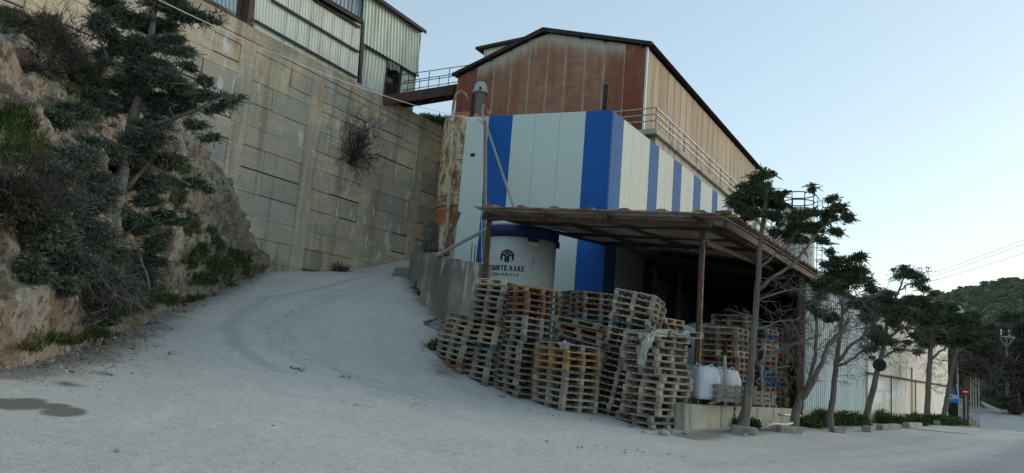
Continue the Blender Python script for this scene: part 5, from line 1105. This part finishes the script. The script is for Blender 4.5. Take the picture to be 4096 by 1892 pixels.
def conifer(name,label,Y,trunk,limbs,clumps,leaf,seed,cat='tree',group=None,bare=(),dens=.3,L=.13,W=.022,trunkr=None,gap=.0,spread=.55,barkm='bark',twm='twig',depthk=1.0,hug=False):
    """trunk [(px,py,r)], limbs [([(px,py,dY)..],r)], clumps [(px,py,rx,ry[,dY])] in picture units at depth Y, bare [(px,py,len,nx,nz,n)]"""
    rr_=random.Random(seed); rg_=np.random.default_rng(seed); k=Y/739.6
    def dep(x,y,Yc,r):      # keep a clump in front of the bank it leans on
        if not hug: return Yc
        h_=onhill(x,y); return min(Yc,h_.y-.25-r*.35) if h_ is not None else Yc
    T=[at(x,y,dep(x,y,Y,.1)) for x,y,r in trunk]
    if hug:
        h0=onhill(trunk[0][0],trunk[0][1])
        if h0 is not None: T[0]=at(trunk[0][0],trunk[0][1],h0.y+.35); b0=T[0].copy(); b0.z=min(b0.z,g1(b0.x,b0.y)); 
    e=empty(name,T[0],label,cat,group)
    mb=MB(); pts=[];rs=[]
    for i in range(len(T)-1):
        for j in range(4):
            t=j/4; q=T[i].lerp(T[i+1],t)+Vector((mn.noise(T[i]*3+Vector((j,0,0))),mn.noise(T[i]*3+Vector((0,j,5))),0))*.03; pts.append(q); rs.append(trunk[i][2]*(1-t)+trunk[i+1][2]*t)
    pts.append(T[-1]);rs.append(trunk[-1][2]); rs[0]*=1.35
    pts=[pts[0]-Vector((0,0,.3))]+pts; rs=[rs[0]]+rs
    mb.tube(pts,rs,12); mb.build('trunk',G[barkm],e,smooth=True)
    for (lp,r) in limbs:
        P=[at(x,y,dep(x,y,Y+dy,.2)) for x,y,dy in lp]; mb=MB(); q=[]
        for i in range(len(P)-1):
            for j in range(3): q.append(P[i].lerp(P[i+1],j/3)+Vector((rr_.gauss(0,.015),rr_.gauss(0,.015),rr_.gauss(0,.015))))
        q.append(P[-1]); mb.tube(q,[r*(1-.6*i/(len(q)-1)) for i in range(len(q))],7)
        for i in range(2,len(q)-1):
            if rr_.random()<.5: 
                tg=(q[i+1]-q[i]).normalized(); twigs(mb,q[i],tg+Vector((rr_.gauss(0,.6),rr_.gauss(0,.6),rr_.gauss(0,.5))),rr_.uniform(.25,.6),r*.22,1,rr_)
        mb.build('limb',G[barkm],e,smooth=True)
    if bare:
        mb=MB()
        for (x,y,ln,nx,nz_,n) in bare:
            for _ in range(max(2,int(n*.6)) if not hug else n):
                p=at(x+rr_.uniform(-1,1),y+rr_.uniform(-4,4),dep(x,y,Y,.3)); d=Vector((nx+rr_.gauss(0,.35),rr_.gauss(0,.6),nz_+rr_.gauss(0,.3))); twigs(mb,p,d,ln*rr_.uniform(.6,1.2),.013,2,rr_,kids=5,droop=-.04)
        mb.build('bare_branches',G[twm],e)['kind']='stuff'
    if clumps:
        A=[]
        for c in clumps:
            x,y,rx,ry=c[:4]; dy=c[4] if len(c)>4 else rr_.uniform(-.6,.6); p=at(x,y,dep(x,y,Y+dy,rx*k)); n=int(rx*ry*math.pi*dens)
            for _s in range(2):
                jx,jy=rr_.gauss(0,rx*.55),rr_.gauss(0,ry*.7); q_=at(x+jx,y+jy,dep(x+jx,y+jy,Y+dy,rx*k*.5)); A.append(clump(rg_,q_,(rx*k*.5,rx*k*.4,ry*k*.5),max(int(n*.2),6),L,W,spread,gap=gap)); A.append(fronds(rg_,q_,(rx*k*.5,rx*k*.4,ry*k*.5),max(int(n*.02),3),.2*max(1,Y/26),L*1.15,W*.9))
            A.append(clump(rg_,p,(rx*k*.8,(rx+ry)/2*k*depthk*.8,ry*k*.8),max(int(n*.62),8),L,W,spread,gap=gap+.05))
            A.append(fronds(rg_,p,(rx*k*.85,(rx+ry)/2*k*depthk,ry*k*.9),max(int(n*.06),5),(.17+.006*rx)*max(1,Y/26),L*1.15,W*.9))
        V=np.concatenate(A); trimesh('crown',V,G[leaf],e)
        mb=MB()   # inner twigs carrying the foliage
        for c in clumps:
            x,y,rx,ry=c[:4]; p=at(x,y,dep(x,y,Y,rx*k))
            for _ in range(max(1,int(rx*ry/90))): twigs(mb,p+Vector((rr_.uniform(-1,1)*rx*k*.4,0,rr_.uniform(-1,1)*ry*k*.4)),Vector((rr_.gauss(0,1),rr_.gauss(0,1),rr_.gauss(0,.6))),rx*k*.9,.014,1,rr_)
        mb.build('inner_twigs',G[barkm],e)['kind']='stuff'
    return e
# big conifer on the left bank
conifer('conifer_tree','large dark conifer with drooping boughs growing from the rocky bank',14.6,
 [(101,300,.15),(109,255,.14),(116,205,.13),(124,160,.115),(135,112,.10),(144,70,.08),(152,30,.06),(158,-20,.04)],
 [([(128,150,0),(150,125,-.5),(185,115,-1),(222,98,-1.2)],.05),([(136,110,0),(110,112,.3),(80,112,.5)],.045),([(142,75,0),(110,62,-.4),(95,30,-.6)],.045),([(140,90,0),(175,82,-.5),(200,85,-.8)],.04),([(118,195,0),(150,165,-.5),(190,185,-.9)],.045),([(112,225,0),(75,215,-.7),(45,235,-1)],.045),([(110,245,0),(140,250,-.6),(150,290,-1)],.04),([(115,200,0),(80,170,-.5),(50,170,-.7)],.04)],
 [(165,5,30,13),(150,25,26,11),(190,15,22,8),(210,20,10,5),(105,2,20,10),(118,15,16,9),(100,22,14,9),(108,38,16,9),(118,50,14,7),(103,55,9,8),(138,45,20,12),(163,45,20,10),(185,53,14,5),(150,70,30,13),(130,85,26,13),(168,80,22,11),(187,66,12,4),(182,92,20,9),(205,95,16,7),(228,103,10,5),(235,100,7,4),(218,108,9,5),(203,80,7,6),
 (78,112,22,8),(100,108,26,9),(60,118,12,6),(125,105,18,9),(165,108,24,10),(185,108,16,7),(195,125,14,5),(213,137,10,4),(160,128,18,6),(105,62,8,4),
 (145,140,28,10),(105,150,24,9),(75,160,25,11),(165,160,28,10),(190,183,16,5),(208,190,8,3),(130,165,26,10),(55,175,20,10),(90,180,26,11),(150,182,24,9),(60,200,24,11),(85,205,24,10),(45,222,22,10),(115,212,14,9),(150,200,16,7),
 (140,225,22,11),(155,245,14,9),(85,232,30,12),(50,246,24,11),(70,262,28,10),(32,262,10,6),(38,276,12,6),(105,252,26,13),(140,265,18,11),(95,280,26,11),(120,290,20,12),(75,285,10,6),(135,290,12,8),(105,305,16,8),(150,275,10,6),(160,262,8,4),(125,310,12,6),(165,215,14,6),(180,222,8,4)],
 'leaf',11,dens=2.4,L=.05,W=.0115,spread=1.0,bare=((118,200,.9,-.6,-.5,6),(112,240,1.0,-.8,-.6,7),(108,280,1.0,.8,-.6,6),(125,170,.7,.8,-.2,4),(60,190,.8,-.5,-.2,4),(130,255,.9,.6,-.8,7),(85,265,.9,.3,-.9,5)),gap=.12,depthk=.8,hug=True)
conifer('dry_shrub','dark brownish bush growing on top of the bank against the big wall',19.5,[(62,82,.05),(58,70,.04)],[],[(52,35,12,12),(42,50,13,10),(62,60,16,14),(48,20,10,6),(70,75,10,8),(30,26,12,7),(35,70,10,5)],'leafb',21,cat='bush',group='bushes on the left bank',dens=.9,L=.09,W=.009,barkm='twigd',gap=.1,hug=True,bare=((55,60,.9,0,.8,12),(40,50,.8,-.3,.8,8),(66,70,.9,.4,.6,8)),twm='twigd')
conifer('dry_shrub','dark dry bush in the lower left hollow beside the pale bank',11.8,[(28,218,.04),(25,205,.03)],[],[(12,190,18,12),(30,205,18,10),(8,212,12,9),(45,190,14,8)],'leafb',22,cat='bush',group='bushes on the left bank',dens=.9,L=.09,W=.009,barkm='twigd',gap=.15,hug=True,bare=((20,205,.8,0,.7,14),(10,200,.8,.5,.6,8),(35,210,.9,.6,.4,8)),twm='twigd')
conifer('dry_shrub','tangled dry twigs hanging below the conifer above the verge',13.0,[(75,290,.03),(78,280,.02)],[],[],'leafb',23,cat='bush',group='bushes on the left bank',barkm='twigd',hug=True,bare=((72,270,.7,.3,.3,9),(60,280,.7,-.2,.4,7),(85,285,.8,.5,-.3,6)),twm='twigd')
# trees in front of the store
def rt(label,Y,*a,**k): 
    k.setdefault('dens',1.9); k.setdefault('L',.06); k.setdefault('W',.0145); k.setdefault('gap',.12); k.setdefault('spread',1.0)
    return conifer('cypress_tree',label,Y,*a,group='trees along the low wall',**k)
rt('nearest cypress with bare lower trunk and tufted crown beside the rusty front post',17.4,[(742,431,.15),(746,410,.112),(750,380,.09),(754,330,.074),(757,290,.066),(760,250,.058),(764,215,.05),(767,190,.045)],
 [([(758,290,0),(775,275,-.2),(795,262,-.3),(812,240,-.4),(830,222,-.4)],.05),([(757,365,0),(780,350,.2),(805,340,.3),(822,335,.3)],.05),([(757,300,0),(785,290,.2),(812,288,.4)],.035),([(756,330,0),(775,322,.3),(800,318,.4)],.03),([(764,215,0),(752,200,0),(745,190,.1)],.03),([(756,380,0),(778,368,0),(790,366,.1)],.03),([(756,270,0),(775,255,0),(790,245,.1)],.035)],
 [(762,176,9,4),(755,181,7,4),(772,174,5,3),(752,190,13,6),(765,188,10,6),(745,200,14,6),(765,203,15,7),(778,198,7,5),(740,207,9,5),(755,213,10,5),(772,215,10,6),(745,218,6,4),(767,196,12,6),(738,196,8,5),(748,190,9,5),(735,204,6,4),(780,206,8,5),
  (800,215,13,7),(812,228,15,7),(795,228,12,6),(828,215,11,7),(838,208,10,6),(842,220,10,6),(835,232,8,4),(822,240,9,4),(812,190,4,3),(790,236,12,5),(775,232,8,4),(800,240,10,4),(830,200,6,3)],
 'leafg',31,bare=((757,300,1.1,.8,.15,6),(757,320,1.2,.8,-.05,6),(756,340,1.1,.9,-.1,5),(755,360,1.0,.9,-.15,5),(754,315,.55,-.9,.2,3),(754,350,.6,-.9,.2,3),(758,280,.8,.7,.3,4),(760,260,.9,.6,.5,6),(800,340,.8,.6,-.5,7),(800,288,.8,.7,-.4,7),(790,318,.7,.7,-.4,6),(756,385,.7,.9,-.1,3),(775,250,.7,.8,-.2,5)))
rt('forked cypress with a thick split trunk before the dark doorway',20.0,[(794,430,0.124),(796,412,0.112),(799,398,0.089),(808,384,0.059),(815,360,0.050),(817,335,0.041),(816,312,0.030)],
 [([(799,400,0),(812,385,-.2),(822,362,-.3),(828,345,-.3),(842,330,-.3),(850,318,-.3)],.085),([(816,320,0),(818,300,.2),(822,280,.3)],.045),([(826,348,0),(838,338,.3),(848,338,.5)],.035)],
 [(812,305,8,5),(818,312,9,4),(822,298,6,4),(832,318,10,5),(815,285,5,5),(838,275,16,9),(855,270,14,9),(828,283,14,6),(850,285,18,8),(866,282,10,7),(840,262,12,7),(858,258,9,6),(820,292,8,5),(830,252,6,5),(872,290,8,4)],
 'leafg',32,bare=((818,350,.8,.7,.3,6),(815,335,.8,-.6,.4,5),(845,325,.9,.6,.1,8),(828,345,.8,.7,-.2,6),(840,300,1.0,.2,-.5,12),(855,295,1.0,.5,-.4,10),(822,300,.9,-.5,-.3,6)))
rt('cypress with a knotty trunk in front of the pale blue cladding',22.3,[(829,421,0.100),(833,400,0.083),(835,375,0.077),(838,350,0.065),(841,325,0.050),(843,300,0.035)],
 [([(838,362,0),(848,348,-.2),(862,338,-.3),(872,322,-.4)],.06),([(837,366,0),(855,358,.2),(868,345,.3),(876,340,.3)],.05),([(842,315,0),(856,300,0),(868,296,.2)],.04)],
 [(870,300,14,7),(880,310,14,8),(868,318,12,6),(890,303,12,7),(885,295,10,6),(875,330,10,5),(900,312,12,7),(858,305,10,5),(893,322,10,6),(880,340,9,5),(870,350,8,4)],
 'leafg',33,bare=((842,330,.9,.6,.3,6),(845,310,1.0,-.4,.3,6),(860,340,.9,.5,-.3,9),(870,328,.9,.5,-.4,9),(870,345,.9,.6,-.4,8),(836,380,.6,.8,.1,3),(850,300,1.0,.2,.2,9)))
rt('leaning cypress carrying the round dark plate before the cream cladding',24.2,[(865,424,0.112),(869,405,0.098),(875,382,0.089),(880,362,0.077),(884,345,0.068),(887,325,0.053),(892,305,0.041),(899,290,0.030),(904,276,0.021)],
 [([(885,342,0),(900,328,-.2),(920,325,-.3)],.05),([(882,358,0),(896,350,.2),(915,352,.3)],.04),([(899,290,0),(910,284,0),(925,282,0)],.03)],
 [(908,272,12,5),(918,276,10,4),(927,272,5,3),(900,276,8,4),(912,284,12,4),(925,289,9,4),(934,293,5,2),(905,302,16,6),(920,305,14,6),(932,312,12,6),(912,315,14,6),(895,318,10,5),(925,322,14,6),(880,335,12,5),(890,342,12,5),(940,305,8,5),(903,330,12,4),(917,352,8,3),(908,343,6,3)],
 'leafg',34,bare=((884,350,.9,.8,-.1,8),(882,345,.9,-.8,-.2,7),(890,330,.9,.8,.1,7),(915,325,.9,.5,-.4,9),(912,352,.7,.7,-.3,6),(902,285,.6,-.6,.2,5),(878,375,.7,-.8,0,3)))
rt('straight cypress between the cream panels and their right end',30.0,[(926,423,0.118),(928,400,0.107),(929,375,0.100),(931,350,0.089),(934,325,0.065),(938,305,0.048)],
 [([(930,362,0),(940,352,-.2),(950,345,-.3)],.06),([(932,340,0),(944,330,0),(958,328,.2)],.05)],
 [(930,330,16,7),(945,325,18,8),(918,322,12,6),(960,332,16,7),(938,340,16,6),(955,318,16,8),(970,325,14,8),(918,335,10,5),(925,345,9,4),(948,308,12,6),(965,340,14,6),(975,335,10,6)],
 'leafg',35,L=.085,W=.021,bare=((930,360,1.1,.8,-.2,9),(931,345,1.1,-.7,-.3,6),(931,370,1.0,.9,-.1,8),(950,345,1.0,.5,-.5,9),(929,385,.9,.8,0,5)))
rt('last leaning cypress at the corner end of the metal store',32.5,[(942.5,422,0.118),(946,405,0.103),(949,385,0.094),(953,368,0.083),(957,350,0.065),(962,335,0.048)],
 [([(957,352,0),(968,345,0),(980,340,0)],.06),([(953,366,0),(962,360,.2),(972,352,.3)],.04)],
 [(965,345,18,9),(980,350,16,9),(975,365,14,9),(990,345,14,8),(960,358,12,7),(985,372,12,8),(965,372,9,7),(995,358,10,7)],
 'leafb',36,L=.085,W=.02,dens=1.3,bare=((957,355,1.2,.6,.1,12),(962,345,1.3,.7,.2,12),(960,370,1.2,.7,-.3,12),(975,360,1.3,.5,-.4,14)))
# trees beyond the bend
far=[('dark bushy tree behind the steel poles beyond the road bend',995,74,[(992,330,14,9),(1000,345,16,10),(985,350,12,10),(1000,365,18,10),(988,375,12,9),(1003,385,18,9),(988,395,8,6)]),
 ('brownish bare looking tree at the far right edge of the bend',1018,64,[(1015,370,12,14),(1020,350,10,12),(1022,395,10,14),(1010,400,10,8),(1028,330,10,12),(1030,370,12,18)]),
 ('low green tree right of the electricity pole',1008,82,[(1012,318,14,8),(1002,325,10,8),(1018,332,12,8),(1024,345,10,10),(1008,345,10,8)]),
 ('dark tree rising behind the no entry sign and machine',955,56,[(952,352,12,10),(962,365,12,10),(950,370,10,8),(958,380,10,7),(970,378,9,8),(948,388,8,5),(975,395,6,6)])]
for i,(lab,x,Yd,cl) in enumerate(far):
    pb=base(x,Yd); ypx=None
    cx=sum(c[0] for c in cl)/len(cl); 
    conifer('broadleaf_tree',lab,Yd,[(x,421 if Yd<70 else 412,.22),(x,395,.18),(cx,360,.12)],[],cl,('leaf','leafb','leafg','leaf')[i],50+i,group='trees beyond the road bend',dens=.9,L=.32,W=.06,gap=-.1,spread=.8,twm='twigd',bare=((cx,380,2.2,.3,.5,8),))
# bushes over the wall top near the silo
for i,(x,y,rx,ry,lab) in enumerate(((425,120,9,4,'small dark bush on the quarry edge left of the rusty silo'),(437,122,8,5,'larger dark bush on the quarry edge touching the rusty silo'))):
    conifer('bush',lab,47,[(x,128,.08),(x,122,.05)],[],[(x,y,rx,ry),(x+4,y+2,rx*.6,ry)],'leaf',70+i,cat='bush',dens=1.6,L=.3,W=.06)
# bare fig bush on the big wall
rr2=random.Random(8); pb=hit(350,165,WA,WWD,-.02); e=empty('bare_bush',pb,'leafless tangled bush growing out of a joint in the big wall','bush')
mb=MB()
for k in range(46):
    a=rr2.uniform(0,2*math.pi); q=hit(352+rr2.gauss(0,4),152+rr2.gauss(0,7),WA,WWD,-.02); d=WWD*math.cos(a)*1.0-WWN*rr2.uniform(.2,.9)+Vector((0,0,math.sin(a)+.25)); twigs(mb,q,d,rr2.uniform(.8,1.9),.018,2,rr2,kids=5,droop=.03)
mb.build('branches',G['twigd'],e)
mb=MB(); 
for k in range(5): twigs(mb,pb,-WWN*.4+Vector((rr2.gauss(0,.3),0,1.2)),2.1,.03,1,rr2,kids=4,droop=.05)
mb.build('stems',G['twigd'],e)
# grass, weeds
def tuft(rg_,pts,h,n,w_=.008,sp=.5): 
    P=np.repeat(np.array(pts),n,0); P=P+np.c_[rg_.normal(0,h*.35,(len(P),2)),np.zeros(len(P))]
    D=norm(np.c_[rg_.normal(0,sp,(len(P),2)),np.ones(len(P))]); return sprays(rg_,P,D,1,h,w_,.2)
rgg=np.random.default_rng(9); pts=[]
for (x,y,rx,ry,n) in ((88,75,14,8,240),(100,88,10,5,120),(15,122,16,12,220),(22,150,22,12,260),(42,158,14,8,120),(8,18,12,8,110),(215,262,12,8,90),(232,255,8,6,70),(205,280,14,6,140),(222,268,12,8,140),(168,300,12,5,90),(190,262,8,8,70),(60,340,26,4,50),(140,306,14,5,100),(95,335,20,4,40),(195,300,12,4,90),(243,262,8,8,100),(178,200,8,8,40),(165,235,6,6,30),(105,322,14,4,60),(75,90,8,5,60),(30,348,14,3,16),(210,232,6,6,30),(178,195,8,10,90),(190,225,8,12,120),(165,180,6,8,60),(200,250,8,6,80),(150,292,12,8,80),(185,170,5,6,40),(218,245,5,6,50)):
    for _ in range(n):
        p=onhill(x+rgg.normal(0,rx*.5),y+rgg.normal(0,ry*.5))
        if p is not None: pts.append(tuple(p))
o=trimesh('bank_grass',tuft(rgg,pts,.11,30,.007),G['grass']); setp(o,'patches of short green grass on the rocky bank','grass',kind='stuff')
def weeds(name,label,spots,mat,h,n,seed,cat='weeds',group=None):
    rg_=np.random.default_rng(seed); A=[]
    for (x,y,Yd,rx,rz) in spots:
        p=onground(x,y,Yd); c=(p.x,p.y,p.z+rz*.35); A.append(clump(rg_,c,(rx,rx*.8,rz),int(n*.8),h*.55,.017,.9,up=.5,gap=.15,shell=.6,nl=5)); A.append(tuft(rg_,[(p.x+rg_.normal(0,rx*.6),p.y+rg_.normal(0,rx*.5),p.z) for _ in range(14)],rz*1.3,7,.008,.45))
    o=trimesh(name,np.concatenate(A),G[mat]); return setp(o,label,cat,group)
WG='weed clumps at the roadside'
weeds('weed_clump','tall leafy weed clump at the foot of the bank near the big wall',[(238,272,28.5,.6,.75),(228,278,26,.7,.75),(246,268,30,.5,.6),(218,286,24.5,.5,.6)],'weed',.2,900,61,'weeds',WG)
weeds('weed_clump','dark weed tuft against the foot of the big wall',[(266,270,30.7,.45,.45)],'leafb',.15,500,62,'weeds',WG)
weeds('weed_clump','small dry weed tuft halfway along the foot of the big wall',[(341,271.5,35,.5,.3)],'leafb',.12,300,63,'weeds',WG)
weeds('weed_clump','little green weed at the foot of the curved wall',[(420,290,26,.25,.25),(424,296,25,.28,.22)],'weed',.1,300,64,'weeds',WG)
weeds('weed_clump','sprig of weed beside the short leaning pallet stack',[(440,350,19.3,.25,.3),(434,348,19.4,.2,.15)],'weed',.1,260,65,'weeds',WG)
weeds('weed_clump','green weeds around the base of the forked cypress',[(803,424,20.6,0.34,0.22),(810,427,20.6,0.34,0.22)],'weed',.14,700,66,'weeds',WG)
weeds('weed_clump','bushy green weeds between the forked and knotty cypress trunks',[(819,425,21.3,0.47,0.37),(826,425,22,0.42,0.31),(838,424,22.6,0.51,0.28)],'weed',.16,900,67,'weeds',WG)
weeds('weed_clump','green weeds right of the knotty cypress trunk',[(850,424,23.2,0.51,0.26),(858,425,23.8,0.34,0.22)],'weed',.15,700,68,'weeds',WG)
weeds('weed_clump','bushy weeds right of the leaning cypress with plate',[(880,423,25.2,0.38,0.38),(886,424,25.6,0.34,0.25)],'weed',.15,800,69,'weeds',WG)
weeds('weed_clump','broad green weeds left of the straight cypress',[(905,423,27.2,0.59,0.40),(914,425,28,0.51,0.31),(897,425,27,0.34,0.22)],'weed',.16,800,70,'weeds',WG)
weeds('weed_clump','green weeds between the last two cypress trunks',[(934,424,30.5,0.77,0.28),(923,426,29.5,0.42,0.25)],'weed',.16,900,71,'weeds',WG)
weeds('weed_clump','low green weeds around the last leaning cypress',[(948,424,33,0.77,0.25),(955,425,34,0.42,0.15)],'weed',.16,700,72,'weeds',WG)
weeds('weed_clump','small fern like weed at the nearest cypress foot',[(752,428,17.2,0.30,0.19),(738,427,17.4,0.17,0.15)],'weed',.12,260,73,'weeds',WG)
o=trimesh('verge_grass',tuft(np.random.default_rng(5),[tuple(base(975+i*.25,69+rr2.uniform(-2,9)))for i in range(320)],.45,30,.035),G['weed']); setp(o,'low grass verge along the far bend','grass',kind='stuff')
# scrub on the hill
rg_=np.random.default_rng(12); A=[]
for _ in range(6000):
    x=rg_.uniform(880,1080); y=rg_.uniform(272,405); d=dirv(x,y).normalized(); h_=HB2.ray_cast(EYE,d)
    if h_[0] is None: continue
    p=np.array(h_[0]); dist=p[1]; s_=rg_.uniform(.25,.8)*(1 if dist<160 else 1.1); v=norm(rg_.normal(0,1,(26,3))); v[:,2]=abs(v[:,2]); A.append(sprays(rg_,p+v*s_*np.array([1.1,1.1,.6]),v,3,s_*.6,s_*.22,.5))
o=trimesh('hill_scrub',np.concatenate(A),G['scrubm']); setp(o,'dark scrub bushes covering the far hillside','scrub',kind='stuff')
# kerb blocks, stones, litter
for k,(x0,y0,x1,y1,Yd,lab) in enumerate(((731,432,757,436,16.7,'chipped concrete kerb block in front of the nearest cypress'),(778,432,800,434,19.0,'concrete kerb block in front of the forked cypress'),(831,432,843,433,21.2,'short kerb block left of the knotty cypress weeds'),(862,431,872,432,23.4,'kerb block in front of the leaning cypress'),(879,430,898,429.5,25.0,'kerb block between leaning and straight cypress'),(906,428,919,427.5,27.4,'kerb block left of the straight cypress'),(936,425,950,424.5,31,'kerb block before the last leaning cypress'))):
    a=onground(x0,y0,Yd);b=onground(x1,y1,Yd); d=(b-a); o=MB().beam(a+Vector((0,0,.06)),b+Vector((0,0,.06)),.22,.22).build('kerb_block',G['kerb'],bevel=.025); setp(o,lab,'kerb block','kerb blocks in front of the trees')
def rock1(name,px,py,Yd,s_,lab,grp='loose stones at the road edges',mat='stone',cat='stone'):
    import bmesh
    p=onground(px,py,Yd); bm_=bmesh.new(); bmesh.ops.create_icosphere(bm_,subdivisions=2,radius=s_)
    for v in bm_.verts: v.co*=1+mn.noise(v.co*(1.5/s_)+Vector((px,py,0)))*.5; v.co.z*=.65
    me=bpy.data.meshes.new(name); bm_.to_mesh(me); bm_.free(); me.materials.append(G[mat]); o=bpy.data.objects.new(name,me); sc.collection.objects.link(o); o.location=p+Vector((0,0,s_*.3)); return setp(o,lab,cat,grp)
for a in ((112,339,13,.08,'pale stone at the road edge near the yellow litter'),(143,322,15.5,.09,'white stone on the verge below the drooping conifer'),(158,323,15.6,.07,'pale stone among litter right of the conifer foot'),(153,331,14.6,.06,'small dark stone where road meets the verge'),(418,299,24,.06,'white pebble on the road by the curved wall weed'),(437,330,20.5,.07,'white stone beside the broken pallet'),(502,397,17.0,.09,'white stone under the front of the second stack'),(664,435,15.6,.12,'pale flattened stone on the road before the plastic draped stack'),(644,433,15.9,.06,'small stone left of the flattened pale one'),(172,355,12.5,.07,'dark stone lying alone on the dusty road'),(118,452,7.2,.03,'tiny pebble on the road at the lower left'),(745,436,16.2,.06,'small stone by the nearest kerb block'),(205,306,20.5,.08,'small stone at the verge edge below the weeds')):
    rock1('stone',*a)
p=onground(124,326,14.6); rr3=random.Random(3); V=[]
for _ in range(60): c=np.array(p)+np.array([rr3.gauss(0,.11),rr3.gauss(0,.08),.03+abs(rr3.gauss(0,.03))]); V.append(c+np.random.default_rng(_).normal(0,.05,(3,3)))
o=trimesh('yellow_litter',np.array(V),G['yellow']); setp(o,'crumpled bright yellow litter at the road edge below the conifer','litter')
rg_=np.random.default_rng(14); V=[]
def scatter(pts,n,s,flat=.3,spread=.06):
    for _ in range(n):
        t=rg_.uniform(0,len(pts)-1); i=min(int(t),len(pts)-2); a=pts[i];b=pts[i+1]; x=a[0]+(b[0]-a[0])*(t-i)+rg_.normal(0,spread); y=a[1]+(b[1]-a[1])*(t-i)+rg_.normal(0,spread); z=g1(x,y)+.012
        q=rg_.normal(0,1,(3,3))*s*rg_.uniform(.2,.9); q[:,2]*=flat; V.append(np.array([x,y,z+.01])+q)
g2=lambda *c:[tuple(onground(*k).xy) for k in c]
scatter(g2((330,296,24),(275,320,18),(270,335,16)),30,.035); scatter(g2((270,335,16),(285,352,14.5),(320,365,13.5),(360,380,13)),60,.035,spread=.12); scatter(g2((292,371,13),(303,370,13)),40,.05,spread=.1)
scatter(g2((340,376,13),(360,380,13)),30,.04); scatter(g2((500,440,12.5),(610,450,12),(690,458,11.5)),70,.03,spread=.25); scatter(g2((355,405,11),(360,407,11)),30,.04,spread=.1); scatter(g2((410,400,13),(435,412,12.8)),25,.035,spread=.2)
scatter(g2((628,425,16.2),(665,432,15.7)),90,.05,spread=.3); scatter(g2((440,375,18),(500,402,16.6),(560,415,16)),70,.035,spread=.25); scatter(EDGE[::-1],2600,.028,spread=.45); scatter(g2((0,372,9.3),(60,356,11.2),(140,328,15)),1800,.028,spread=.55)
for _ in range(420):
    x=rg_.uniform(20,980); y=rg_.uniform(345,472); p=at(x,y,12); 
    try: q=onground(x,y,12 if y<420 else 9)
    except Exception: continue
    V.append(np.array([q.x,q.y,q.z+.012])+rg_.normal(0,1,(3,3))*np.array([1,1,.25])*rg_.uniform(.003,.013))
o=trimesh('leaf_litter',np.array(V),G['litter']); setp(o,'dark crumbs of leaf litter and bark scattered over the dusty road','litter',kind='stuff')
V=[]; scatter([tuple(np.array(e_)+np.array((-.3,0))) for e_ in EDGE[::-1]],1100,.05,.6,.45); scatter(lw_,300,.045,.6,.4)
o=trimesh('gravel',np.array(V),G['stone']); setp(o,'small pale rubble along the foot of bank and wall','gravel',kind='stuff')
mb=MB()
for (a,b) in ((((100,318,13.4)),(125,325,14)),((112,322,13.6),(135,321,15)),((92,328,13),(108,332,13))):
    P=onground(*a);Q=onground(*b); twigs(mb,P+Vector((0,0,.04)),Q-P+Vector((0,0,.1)),(Q-P).length,.02,1,rr3,kids=5)
o=mb.build('dead_branch',G['twig']); setp(o,'pale dead branches lying on the verge beside the yellow litter','branch')
o=MB().tube([at(762,428,18.2),at(772,424,18.6),at(786,424.5,19.2),at(792,423,19.6)],.035,8).build('drain_pipe',G['pwhite'],smooth=True); setp(o,'pale bent drain pipe on the ground between the first two cypresses','pipe')
a=hit(779,414.5,W0,WD,-.42);b=hit(800,416,W0,WD,-.42); o=MB().tube([a,b],.035,8).build('wall_pipe',G['galv']); setp(o,'short grey pipe fixed along the low wall behind the forked cypress','pipe')
